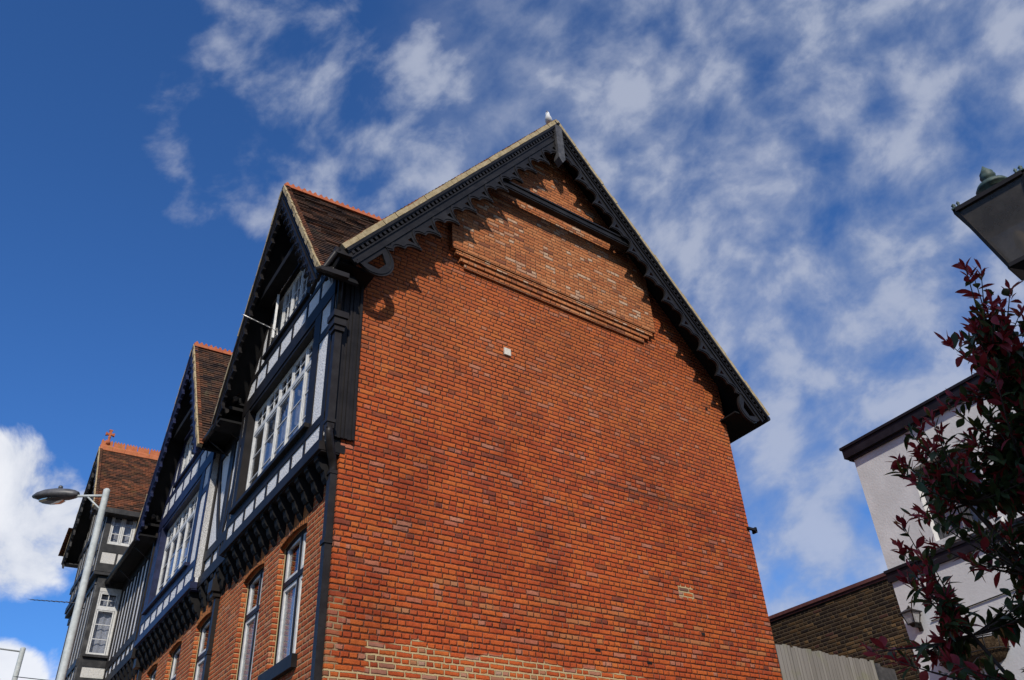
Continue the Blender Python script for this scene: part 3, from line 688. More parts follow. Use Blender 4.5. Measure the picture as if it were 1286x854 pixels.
def dormer_bay(s0, parent, paint, tint_rough, cut=True, is_open=True):
    c = s0 + APX
    # plaster sheet with window openings
    m = MB(F)
    zt = lambda s: DZ - .16 - DSL * abs(s - c)
    out = [(s0, 6.68), (s0 + 4.22, 6.68), (s0 + 4.22, zt(s0 + 4.22)), (c, DZ - .18), (s0, zt(s0))]
    m.plate([out, [(s0 + .72, 7.29), (s0 + 3.84, 7.29), (s0 + 3.84, 9.22), (s0 + .72, 9.22)], [(s0 + 1.33, 10.0), (s0 + 3.16, 10.0), (s0 + 3.16, 11.02), (s0 + 1.33, 11.02)]], WO - .15, WO - .014, lambda x, q, d: (x, d, q))
    m.build('roughcast_infill', tint_rough, parent)
    t = MB(F)
    B = lambda a0, a1, z0, z1, o=WO, ob=WO - .035: t.box(s0 + a0, s0 + a1, ob, o, z0, z1)
    B(-.01, 4.23, 6.66, 6.78, WO + .035, 0.0); B(-.012, 4.232, 6.78, 6.86, WO + .006)
    B(0, 4.22, 7.10, 7.225, WO + .004)
    for a0, a1 in ((0, .125), (4.095, 4.22)): B(a0, a1, 6.86, 9.62, WO + .002, .1)
    for a0, a1 in ((.49, .74), (3.82, 4.02)): B(a0, a1, 7.225, 9.20, WO + .003, WO - .155)
    for k in range(7): B(.655 + .5 * k * 1.02 + .0, .72 + .5 * k * 1.02, 6.86, 7.10)
    B(.125, .49, 8.60, 8.74); B(4.0, 4.095, 8.60, 8.74)
    B(.74, 3.82, 9.14, 9.20, WO - .012, WO - .155)
    B(-.005, 4.225, 9.20, 9.46, WO + .008)
    for a in (.62, 1.17, 1.82, 2.42, 3.04, 3.60): B(a, a + .065, 9.46, 9.79)
    B(.16, 4.06, 9.80, 9.90, WO + .004)
    for a0, a1 in ((1.17, 1.33), (3.16, 3.30)): B(a0, a1, 9.91, 11.02, WO + .003, WO - .13)
    B(.62, .70, 9.91, 10.55); B(3.52, 3.60, 9.91, 10.55)
    B(.97, 3.25, 11.02, 11.18, WO + .004)
    B(2.06, 2.16, 11.18, DZ - .45)
    B(1.25, 1.33, 11.18, 11.42); B(2.92, 3.0, 11.18, 11.42)
    for sg in (-1, 1):          # raking timbers below the roof
        a = Vector((c + sg * 2.12, WO - .012, zt(c + 2.12) - .06)); bq = Vector((c, WO - .012, DZ - .26)); d = (bq - a)
        t.bar(a, bq, .04, .16, (0, 1, 0)) if False else t.plate([[(a.x, a.z - .22), (bq.x, bq.z - .22), (bq.x, bq.z), (a.x, a.z)]], WO - .034, WO + .002 + .001 * sg, lambda x, q, d_: (x, d_, q))
    t.build('timber_frame', paint, parent)
    m = MB(F); m.box(s0 + .56, s0 + 3.92, WO - .1, WO + .07, 7.255, 7.315); m.build('window_sill', paint, parent)
    m = MB(F); m.box(s0 + 1.18, s0 + 3.30, WO - .1, WO + .05, 9.935, 10.0); m.build('window_sill', paint, parent)
    cells = [(.805 + .598 * k, .805 + .598 * (k + 1) - .03) for k in range(5)]
    lights(parent, [(s0 + a, s0 + b_) for a, b_ in cells], 7.36, 9.10, 8.66, WO - .13, 1, drop=.02)
    up = [(1.375, 1.79), (1.82, 2.23), (2.26, 2.67)] + ([] if is_open else [(2.70, 3.11)])
    lights(parent, [(s0 + a, s0 + b_) for a, b_ in up], 10.04, 10.98, None, WO - .04, 2, rows=3)
    if is_open:
        # the far casement stands open
        hs = s0 + 3.12
        fr = MB(F); ang = R(15); ds, do = -math.cos(ang), math.sin(ang)
        pt = lambda w, z: (hs + ds * w, WO - .04 + do * w, z)
        def st(w0, z0, w1, z1, w=.04):
            fr.bar(pt(w0, z0), pt(w1, z1), w, .035, (ds, do, 0) if w0 == w1 else (0, 0, 1))
        W_ = .42
        st(.02, 10.04, .02, 10.98); st(W_, 10.04, W_, 10.98); st(0, 10.06, W_, 10.06); st(0, 10.96, W_, 10.96); st(.21, 10.04, .21, 10.98, .018); st(0, 10.36, W_, 10.36, .018); st(0, 10.67, W_, 10.67, .018)
        oc = fr.build('open_casement', 'white', parent, 'casement standing wide open')
        gp = MB(F); gp.face([pt(.03, 10.07), pt(W_ - .02, 10.07), pt(W_ - .02, 10.95), pt(.03, 10.95)]); gp.build('pane', 'glass', oc)
        m = MB(F); m.face([(s0 + 2.7, WO - .2, 10.03), (s0 + 2.86, WO - .16, 10.03), (s0 + 2.86, WO - .16, 11.0), (s0 + 2.7, WO - .2, 11.0)]); m.build('curtain', 'curtain_tan', parent)
    # side cheeks, floor, near-black sheet behind for the unlit room
    m = MB(F)
    m.box(s0 + .002, s0 + .04, 0.0, WO - .15, 6.66, 9.6); m.box(s0 + 4.18, s0 + 4.218, 0.0, WO - .035, 6.66, 9.6)
    m.box(s0 + .0, s0 + 4.22, .0, WO, 6.64, 6.658)
    m.build('bay_side', paint, parent)
    m = MB(F); m.box(s0 - .0 + .05, s0 + 4.17, -.75, -.7, 6.6, 11.2); m.box(s0 + .05, s0 + 4.17, -.70, .15, 9.25, 9.30); m.build('dark_room_backing', 'dark_room', parent)
    corbels(s0 + .02, s0 + 4.2, parent)
    # dormer roof
    ov = lambda z: -EL[0] - (z - EL[1]) / ((AP[1] - EL[1]) / (AP[0] - EL[0]))   # where the main slope has this height
    VO = .75
    for sg in (-1, 1):
        m = MB(F)
        zv = EL[1] + (-EL[0] - VO) * 1.24
        e_s = c + sg * DHW; o_e = max(min(ov(DEZ), VO), -.3)
        if sg < 0 and cut:
            sk = c - (DZ - 9.27) / DSL
            quad = [(c, VO, DZ), (sk, VO, 9.27), (c, ov(DZ) - .2, DZ)]
            slope_mesh(m, quad, (0, 2))
        else:
            sk = c + sg * (DZ - 9.27) / DSL
            slope_mesh(m, [(c, VO, DZ), (e_s, VO, DEZ), (e_s, .3, DEZ), (c, ov(DZ) - .2, DZ)], (0, 3))
        m.build('dormer_roof', 'tile', parent)
        P0 = (c + sg * DHW, DEZ); P1 = (c, DZ)
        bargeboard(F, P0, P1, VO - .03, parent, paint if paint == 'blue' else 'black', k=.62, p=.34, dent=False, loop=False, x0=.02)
        verge(F, P0, P1, VO - .10, VO + .0, parent)
        soffit(F, P0, P1, .0 if sg > 0 else .12, VO - .06, parent, .04, .08)
    # boxed eaves feet and collar hidden in the overhang
    m = MB(F)
    m.box(s0 + 4.2, c + DHW, .05, VO - .04, DEZ - .12, DEZ - .08)
    m.build('overhang_framing', 'soffit', parent); m = MB(F)
    m.box(s0 + .9, s0 + 3.32, WO + .05, VO - .16, 11.05, 11.18)
    m.build('overhang_framing', 'soffit', parent)
    # crested ridge tiles
    m = MB(F); o = VO - .02; i = 0
    while o > ov(DZ) - .25:
        m.plate([[(-.10, -.09), (-.085, -.02), (0, .05), (.085, -.02), (.10, -.09)]], o, o - .325, lambda x, q, d: (c + x, d, DZ + .03 + q))
        for k in range(3):
            a = o - .008 - .107 * k
            m.plate([[(a, .03), (a - .10, .03), (a - .078, .075), (a - .05, .105), (a - .022, .075)]], -.014, .014, lambda x, q, d: (c + d, x, DZ + .03 + q))
        o -= .33; i += 1
    m.build('ridge_tiles', 'terra', parent)
dormer_bay(0.0, h1, 'black', 'rough')

# ------------------------------------------------------------------ brick street front with arched windows
BO = .058
def FB(s, o, z): return F(s, o + BO, z)
def brick_window(parent, s0, s1, z0=4.36, zs=6.08, rise=.06, col='curtain'):
    a = MB(FB)      # gauged arch, proud of the wall
    o1 = arc_hole(s0 - .01, s1 + .01, z0, zs, rise); arc_in = o1[2:]
    c = (s0 + s1) / 2
    outp = [(c + (x - c) * 1.10, zs + (z - zs) + .24) for x, z in arc_in]
    a.plate([arc_in + outp[::-1]], -.04, .004, lambda x, q, d: (x, d, q)); a.build('brick_arch', 'brick_arch', parent)
    m = MB(FB)      # tan pointing down the reveal
    m.box(s1 - .006, s1 - .001, -.11, -.075, z0, zs - .02); m.build('reveal_pointing', 'tanmortar', parent)
    fr = MB(FB); o = -.085
    ins = [(c + (x - c) * .915, z0 + .07 + (z - z0) * ((zs + rise - z0 - .13) / (zs + rise - z0))) for x, z in o1]
    fr.plate([[(x, z) for x, z in o1], ins], o - .05, o, lambda x, q, d: (x, d, q))
    ms = s0 + (s1 - s0) * .40
    fr.box(ms - .03, ms + .03, o - .045, o + .003, z0 + .05, zs + .06); fr.box(s0 + .04, s1 - .04, o - .045, o + .006, 5.48, 5.555)
    f = fr.build('window', 'black', parent)
    w = MB(FB); gl = MB(FB)
    for (a0, a1) in ((s0 + .05, ms - .03), (ms + .03, s1 - .05)):
        for (z_0, z_1) in ((z0 + .06, 5.48), (5.555, zs + .015)):
            b_ = .055
            w.box(a0, a0 + b_, o - .055, o - .012, z_0, z_1); w.box(a1 - b_, a1, o - .055, o - .012, z_0, z_1)
            w.box(a0 + b_, a1 - b_, o - .055, o - .013, z_0, z_0 + b_); w.box(a0 + b_, a1 - b_, o - .055, o - .013, z_1 - b_, z_1)
            gl.box(a0 + .03, a1 - .03, o - .04, o - .034, z_0 + .03, z_1 - .03)
    w.build('sash', 'white', f); gl.build('pane', 'glass', f)
    cu_ = MB(FB); n = 34
    for i in range(n):
        x0 = s0 + (s1 - s0) * i / n; x1 = s0 + (s1 - s0) * (i + 1) / n; q0 = -.155 + .010 * math.sin(i * 1.2); q1 = -.155 + .010 * math.sin(i * 1.2 + 1.2)
        cu_.face([(x0, q0, z0), (x1, q1, z0), (x1, q1, 5.5), (x0, q0, 5.5)], None, True)
    cu_.build('curtain', col, f)
    sl = MB(FB); sl.box(s0 - .10, s1 + .10, -.14, .075, z0 - .16, z0 - .0); sl.build('window_sill', 'black', parent)
    return o1
def front_wall(s0, s1, wins, parent):
    m = MB(FB); loops = [[(s0, .12), (s1, .12), (s1, 6.66), (s0, 6.66)]]
    for a, b_ in wins:
        loops.append(brick_window(parent, a, b_))
        # a row of ground-floor openings far below the picture
        loops.append([(a - .1, .9), (b_ + .2, .9), (b_ + .2, 2.7), (a - .1, 2.7)])
    m.plate(loops, -.28, 0, lambda x, q, d: (x, d, q))
    m.build('front_wall', 'brick_front', parent)
    gf = MB(FB)
    for a, b_ in wins: gf.box(a - .1, b_ + .2, -.16, -.12, .9, 2.7)
    gf.build('ground_floor_window', 'glass', parent)
    rm = MB(FB); rm.box(s0 + .3, s1 - .05, -1.3, -1.25, .1, 6.6); rm.box(s0 + .3, s1 - .05, -1.25, -.29, 6.55, 6.6); rm.build('dark_room_backing', 'dark_room', parent)  # near-black sheets give the unlit room's shade by colour
def recess(s0, s1, parent, paint, plast, brace=True, wins=()):
    oo = .2
    m = MB(F); m.box(s0, s1, .05, oo - .03, 6.66, 9.55); m.build('roughcast_infill', plast, parent)
    t = MB(F); B = lambda a0, a1, z0, z1, o=oo: t.box(a0, a1, .16, o, z0, z1)
    B(s0 + .002, s1 - .002, 6.66, 6.86, oo + .03); B(s0 + .004, s1 - .004, 7.12, 7.30, oo + .006); B(s0 + .004, s1 - .004, 9.1, 9.5, oo + .006)
    n = max(2, int((s1 - s0) / .45))
    for i in range(1, n): s = s0 + (s1 - s0) * i / n; B(s - .035, s + .035, 6.86, 7.12)
    B(s0 + .005, s0 + .11, 6.87, 9.5, oo + .003); B(s1 - .11, s1 - .005, 6.87, 9.5, oo + .003)
    mid = (s0 + s1) / 2; B(mid - .06, mid + .06, 7.3, 9.1, oo + .002)
    if brace:
        for sg in (-1, 1):
            pts = [(mid + sg * .05, 7.35), (mid + sg * .30, 7.9), (mid + sg * .55, 8.6), (mid + sg * .70, 9.1), (mid + sg * .84, 9.1), (mid + sg * .66, 8.55), (mid + sg * .42, 7.85), (mid + sg * .17, 7.33)]
            t.plate([pts], .165, oo - .004, lambda x, q, d: (x, d, q))
    else:
        s = s0 + .4
        while s < s1 - .3: B(s - .04, s + .04, 7.3, 9.1); s += .42
    t.build('timber_frame', paint, parent)
    corbels(s0, s1, parent, .22, .34)
    # gutter over the recess with its iron stays
    m = MB(F); m.tube([(s0 + .02, .62, 9.32), (s1 - .02, .62, 9.32)], .055, 10)
    for k in range(2):
        s = s0 + (s1 - s0) * (.3 + .4 * k); m.tube([(s, .62, 9.32), (s - .2, .22, 8.95)], .012, 6)
    m.build('gutter', 'iron', parent)
    m = MB(F); m.box(s0 + .01, s1 - .01, .12, .58, 9.36, 9.42); m.build('recess_soffit', 'soffit', parent)
front_wall(.035, 5.2, [(1.0, 2.03), (2.70, 3.66)], h1)
recess(4.225, 5.975, h1, 'black', 'rough', True)
# downpipes of the corner
m = MB(F)
m.tube([(-.12, .30, 9.66), (-.12, .30, 9.55), (-.12, .29, 9.45), (-.12, .285, 8.78)], .036, 10)
m.build('downpipe', 'iron', h1)
m = MB(F)
m.box(-.26, .0, .18, .40, 8.62, 8.72); m.box(-.235, -.025, .20, .38, 8.50, 8.62); m.box(-.21, -.05, .21, .36, 8.42, 8.50)
m.box(-.18, -.08, .235, .335, 6.90, 8.42)
m.box(-.195, -.065, .225, .345, 6.98, 7.03)
m.tube([(-.13, .285, 6.94), (-.13, .285, 6.86), (-.10, .25, 6.74), (.05, .14, 6.58), (.09, .10, 6.47), (.09, .10, 6.40)], .058, 10)
m.box(.025, .155, .035, .17, 6.38, 6.43)
m.box(.035, .145, .04, .155, .15, 6.40)
for z in (5.45, 3.6, 1.8): m.box(.02, .16, .0, .175, z, z + .06)
m.build('downpipe', 'iron', h1)
# corner gutter between the dormer and the main verge
m = MB(F)
m.tube([(-.40, .78, 9.16), (-.44, .66, 9.24), (-.49, .54, 9.52), (-.51, .50, 9.58)], .04, 8)
m.box(-.53, -.44, .30, .56, 9.50, 9.60)
m.box(-.47, -.40, .30, .72, 9.16, 9.24)
m.build('gutter', 'iron', h1)
m = MB(F); m.tube([(-.30, .58, 9.30), (.2, .33, 9.55)], .016, 6); m.tube([(-.2, .6, 9.35), (-.12, .3, 9.62)], .02, 6); m.build('gutter_stay', 'alu', h1)

# ================================================================== HOUSE 2
h2 = thing('timbered_house', 'half timbered house with black beams tinted with sky reflection, second gable from the brick gable end', 'house', F(5.2, 0, 0))
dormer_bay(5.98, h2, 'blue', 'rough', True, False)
main_roof(5.2, 10.2, h2)
front_wall(5.2, 10.2, [(5.27, 6.25), (7.20, 8.12), (8.97, 9.85)], h2)
m = MB(F); m.box(4.93, 5.03, .02, .13, .15, 6.30); m.box(4.86, 5.10, .0, .24, 6.30, 6.5); m.box(4.90, 5.06, .0, .2, 6.22, 6.30); m.box(4.92, 5.04, .1, .2, 6.5, 9.3)
for z in (5.3, 3.6, 1.8): m.box(4.915, 5.045, .0, .145, z, z + .05)
m.build('downpipe', 'iron', h2)

# ================================================================== HOUSE 3 : far wing
h3 = thing('gabled_house', 'far black and white house with orange tiled roof and cross finial on its ridge', 'house', F(10.2, 0, 0))
main_roof(10.2, 20.0, h3)
recess(10.22, 14.45, h3, 'black', 'rough', False)
front_wall(10.2, 14.5, [(11.0, 11.9), (12.8, 13.7)], h3)
m = MB(F); m.box(10.35, 10.45, .02, .13, .15, 6.5); m.box(10.28, 10.52, .0, .24, 6.3, 6.5); m.box(10.36, 10.44, .22, .34, 6.5, 9.3); m.build('downpipe', 'iron', h3)
ws, wc_, we = 14.5, 16.6, 18.7
m = MB(F)         # brick base and body
m.box(ws + .02, we - .02, -2.0, .83, .12, 6.7); m.build('side_wall', 'brick_front', h3)
m = MB(F)
# side wall plaster upper and lower with openings (plane s = 14.5, coordinates o, z)
fnS = lambda x, q, d: (d, x, q)
m.plate([[(-1.0, 6.7), (.83, 6.7), (.83, 9.55), (-1.0, 9.55)], [(.22, 7.5), (.72, 7.5), (.72, 9.1), (.22, 9.1)]], ws + .0, ws + .12, fnS)
m.plate([[(-1.0, 9.6), (.97, 9.6), (.97, 11.5), (-1.0, 11.5)], [(.22, 10.36), (.82, 10.36), (.82, 11.18), (.22, 11.18)]], ws - .06, ws + .12, fnS)
# street face
m.box(ws + .12, we, .73, .83, 6.7, 9.55); 
m.plate([[(ws + .12, 9.6), (we, 9.6), (we, 11.4), (wc_, 13.9), (ws + .12, 11.4)]], .85, .97, lambda x, q, d: (x, d, q))
m.build('roughcast_infill', 'rough_far', h3)
t = MB(F)
def TS(o0, o1, z0, z1, d=.03, base=ws): t.box(base - d, base + .02, o0, o1, z0, z1)
u = ws - .06
TS(-1, .975, 9.58, 9.80, .05, u); TS(-1, .975, 10.12, 10.34, .02, u)
TS(-1.0, .20, 10.34, 11.5, .022, u); TS(.84, .975, 10.34, 11.5, .022, u); TS(.22, .84, 11.2, 11.5, .022, u)
TS(.9, .975, 9.80, 10.12, .02, u); TS(.50, .545, 9.80, 10.12, .02, u); TS(-1, .17, 9.80, 10.12, .02, u)
TS(-1, .84, 9.2, 9.57, .012); TS(.735, .84, 6.9, 9.2, .02); TS(-1, .20, 7.25, 9.2, .02); TS(.2, .735, 7.22, 7.47, .024); TS(-1, .84, 6.68, 6.96, .03); TS(-1.0, .14, 6.96, 7.22, .02)
t.box(ws - .1, we, -.9, .98, 9.50, 9.6)
# street face timbers, seen almost edge on
s = ws + .13
while s < we:
    t.box(s, s + .10, .82, .86, 6.9, 9.5); t.box(s, s + .10, .96, 1.0, 9.62, min(11.3 + (2.1 - abs(s - wc_)) * 1.1, 13.2)); s += .52
for z in (6.7, 7.25, 9.3): t.box(ws + .1, we, .82, .875, z, z + .18)
for z in (9.62, 10.2, 11.2): t.box(ws + .1, we, .96, 1.015, z, z + .17)
t.build('timber_frame', 'black_old', h3)
def side_lights(cells, z0, z1, zt, base, rows=3, tc=2):
    mpS = lambda a, b_, c: F(base - b_, a, c)
    lights(h3, cells, z0, z1, zt, -.01, 1, mp=mpS, rows=rows, fr=.035, tcols=tc, drop=.02)
side_lights([(.255, .515), (.545, .80)], 10.40, 11.15, None, u, 3)
side_lights([(.255, .69)], 7.54, 9.07, 8.63, ws, 3)
m = MB(F); m.box(ws - .10, ws + .0, .17, .78, 7.44, 7.50); m.build('window_sill', 'black_old', h3)
m = MB(F); m.box(ws + .4, we, -.9, -.85, 6.8, 12.8); m.box(ws + .35, ws + .4, -1.0, .7, 6.8, 11.3); m.build('dark_room_backing', 'dark_room', h3)
RZ = 14.08; VO3 = 1.42
m = MB(F)
slope_mesh(m, [(14.18, VO3, 11.22), (wc_, VO3, RZ), (wc_, -6, RZ), (14.18, -6, 11.22)], (1, 2))
slope_mesh(m, [(19.0, VO3, 11.22), (wc_, VO3, RZ), (wc_, -6, RZ), (19.0, -6, 11.22)], (1, 2))
m.build('wing_roof', 'tile_far', h3)
m = MB(F)        # bell-cast foot of the far slope and its eave
slope_mesh(m, [(18.2, VO3 + .12, 12.05), (19.35, VO3 + .12, 11.55), (19.35, -3, 11.55), (18.2, -3, 12.05)], (0, 3)); m.build('wing_roof', 'tile_far', h3)
for sg in (-1, 1):
    P0 = (wc_ + sg * 2.42, 11.2); P1 = (wc_, RZ)
    bargeboard(F, P0, P1, VO3 - .03, h3, 'black_old', k=.62, p=.34, dent=False, loop=False, x0=.02)
    verge(F, P0, P1, VO3 - .10, VO3 + .0, h3); soffit(F, P0, P1, .3, VO3 - .06, h3, .04, .08)
m = MB(F); m.box(14.15, 14.22, -1.0, VO3 - .04, 11.12, 11.24); m.box(14.15, 14.5, -1.0, VO3 - .1, 11.10, 11.12); m.build('eaves', 'black_old', h3); m = MB(F); m.box(18.7, 19.0, -1.0, VO3 - .1, 11.12, 11.15); m.build('eaves', 'black_old', h3)
m = MB(F); o = VO3 - .02; k = 0
while o > -5.5:
    m.plate([[(-.13, -.13), (-.11, 0), (0, .09), (.11, 0), (.13, -.13)]], o, o - .355, lambda x, q, d: (wc_ + x, d, RZ + .03 + q))
    m.box(wc_ - .02, wc_ + .02, o - .345, o - .015, RZ + .05, RZ + .24)
    for j in range(4):
        a = o - .01 - .085 * j; m.plate([[(a, .24), (a - .075, .24), (a - .0375, .31)]], -.02, .02, lambda x, q, d: (wc_ + d, x, RZ + q))
    o -= .36
m.build('ridge_tiles', 'terra_moss', h3)
m = MB(F)
fo = 1.2
m.lathe([(.07, 0), (.06, .10), (.04, .13), (.035, .22), (.05, .245), (.035, .265), (.03, .44)], (wc_, fo, RZ + .16), 12)
m.box(wc_ - .035, wc_ + .035, fo - .11, fo + .11, RZ + .47, RZ + .535); m.box(wc_ - .038, wc_ + .038, fo - .035, fo + .035, RZ + .52, RZ + .64)
for d in (-.11, .11): m.box(wc_ - .042, wc_ + .042, fo + d - .02, fo + d + .02, RZ + .455, RZ + .55)
m.box(wc_ - .042, wc_ + .042, fo - .05, fo + .05, RZ + .62, RZ + .655)
m.build('finial', 'terra', h3)

# ================================================================== aerials
def aerial(p, q, n, half, label, mat, mast=None):
    p, q = Vector(p), Vector(q); d = q - p; side = d.cross(Vector((0, 0, 1))).normalized()
    if mat == 'alu': side = (side + Vector((0, 0, .8))).normalized()
    root = thing('tv_aerial', label, 'aerial', p, 'tv aerials on the street front')
    m = MB(); m.tube([p, q], .011, 6); m.build('boom', mat, root)
    m = MB()
    for i in range(n):
        c = p + d * (.12 + .86 * i / (n - 1)); h = half * (1.1 - .3 * i / n); m.tube([c - side * h, c + side * h], .005, 5)
    m.build('elements', mat, root)
    if mast:
        m = MB(); m.tube([Vector(mast), p + Vector((0, 0, .05))], .014, 6); m.build('mast', mat, root)
aerial(F(2.75, .33, 10.24), F(2.55, .98, 10.22), 6, .12, 'thin silver aerial sticking out beside the open window of the nearest gable', 'alu', F(2.76, .28, 10.0))
aerial(F(15.9, 1.05, 9.15), F(18.6, 2.0, 9.9), 9, .13, 'dark aerial jutting from the far house, beside the grey column against the white cloud', 'dark_alu', F(15.85, .85, 9.0))
aerial(F(15.3, .95, 7.0), F(17.6, 1.9, 7.55), 9, .13, 'dark aerial jutting from the far house lowest down, at the bottom edge', 'dark_alu', F(15.25, .8, 6.9))

# ================================================================== gull on the ridge
gp = G(3.98, .34, 15.25)
root = thing('gull', 'white gull perched on the apex of the brick gable', 'gull', gp)
m = MB()
rings = []
fx = Vector((-.75, -.66, 0)).normalized()
prof = [(-.20, .10, .012), (-.14, .11, .035), (-.06, .115, .062), (.02, .13, .075), (.08, .165, .066), (.105, .21, .046), (.115, .25, .042), (.13, .285, .04), (.15, .295, .03), (.17, .293, .012)]
m.tube([Vector((0, 0, z)) + fx * x for x, z, r in prof], [r * 1.22 for _, _, r in prof], 14)
m.build('body', 'gull_white', root)
ch = [o for o in root.children][0]
m = MB(); sd = Vector((-fx.y, fx.x, 0))
for sg in (-1, 1):
    pts = [(.05, .16, .060), (-.03, .165, .074), (-.14, .125, .05), (-.26, .10, .012), (-.12, .085, .05), (.0, .10, .07)]
    V = [fx * x + Vector((0, 0, z)) + sd * sg * y for x, z, y in pts]; V2 = [v + sd * sg * .012 for v in V]
    n = len(V); m.mesh(V + V2, [tuple(range(n)), tuple(range(2 * n - 1, n - 1, -1))] + [(i, (i + 1) % n, n + (i + 1) % n, n + i) for i in range(n)])
m.v = [v for v in m.v]; wg = m.build('wings', 'gull_grey', root)
m = MB(); m.tube([fx * .165 + Vector((0, 0, .292)), fx * .20 + Vector((0, 0, .288)), fx * .222 + Vector((0, 0, .28))], [.012, .009, .003], 8); m.build('bill', 'gull_bill', root)
m = MB()
for sg in (-1, 1): m.tube([sd * sg * .025 + Vector((0, 0, .08)), sd * sg * .025 + Vector((0, 0, 0))], .005, 6)
m.build('legs', 'gull_bill', root)
for o in root.children:          # meshes above were written around the bird's own feet
    o.data.transform(Matrix.Diagonal((.86, .86, .76, 1)) @ Matrix.Translation(gp))

# ================================================================== street lamps
def street_lamp(base, h, ad, L, head, r0, r1, label, droop=0.0, fork=True):
    base = Vector(base); ad = Vector(ad).normalized()
    root = thing('street_lamp', label, 'street lamp', base, 'street lamps along the road')
    m = MB(); m.lathe([(r0 * 1.5, 0), (r0 * 1.5, 1.2), (r0, 1.35), (r1, h - .03), (r1 * 1.02, h), (r1 * .6, h + .02)], base, 20); m.build('column', 'steel', root)
    top = base + Vector((0, 0, h - .10)); e = top + ad * L + Vector((0, 0, droop))
    m = MB(); m.tube([top, e], .022, 8)
    if fork: m.tube([top - Vector((0, 0, .26)), top + ad * L * .55 + Vector((0, 0, droop * .55 - .02))], .014, 8)
    m.build('arm', 'steel', root)
    if not head: return root
    up = Vector((0, 0, 1)); sd = ad.cross(up)
    prof = [(-.06, .05, .05), (.0, .085, .08), (.10, .12, .105), (.28, .145, .12), (.45, .14, .105), (.58, .10, .07), (.66, .04, .03)]
    V = []; n = 14
    for x, w, hh in prof:
        for k in range(n):
            a = 2 * math.pi * k / n; y, z = w * math.cos(a), hh * math.sin(a)
            z = z * (1.0 if z > 0 else .6) + .02
            V.append(e + ad * x + sd * y + up * z)
    m = MB(); m.mesh(V, [(i * n + k, i * n + (k + 1) % n, (i + 1) * n + (k + 1) % n, (i + 1) * n + k) for i in range(len(prof) - 1) for k in range(n)], True); m.face(V[:n]); m.face(V[-n:])
    hd = m.build('lamp_head', 'lamp_grey', root)
    V = []; pb = [(.14, .06, .02), (.22, .10, .06), (.36, .105, .07), (.48, .07, .05), (.54, .03, .02)]
    for x, w, hh in pb:
        for k in range(n):
            a = math.pi + math.pi * k / (n - 1); V.append(e + ad * x + sd * w * math.cos(a) + up * (hh * math.sin(a) - .05))
    m = MB(); m.mesh(V, [(i * n + k, i * n + k + 1, (i + 1) * n + k + 1, (i + 1) * n + k) for i in range(len(pb) - 1) for k in range(n - 1)], True); m.build('bowl', 'clear_glass', hd)
    m = MB(); m.lathe([(.035, 0), (.035, .045), (.02, .06)], e + ad * .26 + up * .135, 10); m.build('photocell', 'lamp_grey', hd)
    return root
lp = Vector((13.9 * math.sin(R(9.62)), 13.9 * math.cos(R(9.62)), 0))
street_lamp(lp, 7.56, (-.80, .60, 0), .50, True, .064, .050, 'grey street lamp with single arm and dark head beside the half timbered fronts', .02)
l2 = Vector((28 * math.sin(R(7.28)), 28 * math.cos(R(7.28)), 0))
street_lamp(l2, 8.55, (-1, .05, 0), 2.4, True, .085, .07, 'distant grey street lamp, only its column top and arm showing at bottom left', .12, False)

# ================================================================== white house on the right
hw = thing('white_house', 'white rendered house with black eaves and black band, behind the red leaved shrub', 'house', WC)
m = MB(WW)
m.plate([[(0, -.2), (11, -.2), (11, 7.2), (0, 7.2)], [(.86, 5.52), (1.81, 5.52), (1.81, 6.62), (.86, 6.62)]], -.3, 0, lambda x, q, d: (x, d, q))
m.box(0.0, .3, -6, -.3, 0, 7.2); m.box(10.7, 11, -6, -.3, 0, 7.2); m.box(0, 11, -6.3, -6, 0, 7.2)
m.build('wall', 'render', hw)
m = MB(WW); m.box(-.09, 11.1, -6.4, .10, 7.20, 7.35); m.box(-.11, 11.13, -6.4, .125, 7.35, 7.39); m.box(-.05, 11.05, -.1, .05, 7.16, 7.20); m.build('eaves', 'trim', hw)
m = MB(WW); m.box(-.02, 11.02, -.1, .05, 5.235, 5.36); m.box(-.03, 11.03, -.1, .075, 5.36, 5.40); m.build('band', 'trim', hw)
mpq = WW
lights(hw, [(.92, 1.31), (1.35, 1.75)], 5.58, 6.56, None, -.10, 2, mp=WW, rows=2, paint='grey_post')
m = MB(WW); m.box(.84, 1.86, -.12, .06, 5.44, 5.515); m.build('window_sill', 'white', hw)
m = MB(WW); m.box(.4, 10, -2.0, -1.9, .2, 7.0); m.build('dark_room_backing', 'dark_room', hw)
m = MB(WW); m.tube([(.42, .015, 4.585), (2.6, .015, 4.66)], .009, 6); m.build('cable', 'black', hw)
# carriage lantern on the wall
root = thing('wall_lantern', 'small black framed lantern fixed on the white wall above the planter', 'wall lamp', WW(.16, 0, 4.55))
c = (.225, .125); LZ = 4.66; LK = .72
def WL(q, o, z): return WW(q, o, LZ + (z - LZ) * LK)
m = MB(WL)
def ring(hw_, z): return [(c[0] + sx * hw_ * LK, c[1] + sy * hw_ * LK, z) for sx, sy in ((-1, -1), (1, -1), (1, 1), (-1, 1))]
def frust(m, a, za, b_, zb_): m.mesh(ring(a, za) + ring(b_, zb_), [(0, 1, 2, 3), (4, 5, 6, 7)] + [(i, (i + 1) % 4, 4 + (i + 1) % 4, 4 + i) for i in range(4)])
frust(m, .145, 4.775, .05, 4.835); frust(m, .15, 4.755, .145, 4.775); frust(m, .035, 4.835, .03, 4.86); m.lathe([(.02, 0), (.012, .03), (.003, .045)], (c[0], c[1], 4.86), 10)
m.build('cap', 'iron', root)
m = MB(WL)
frust(m, .085, 4.55, .085, 4.57); frust(m, .03, 4.50, .06, 4.55)
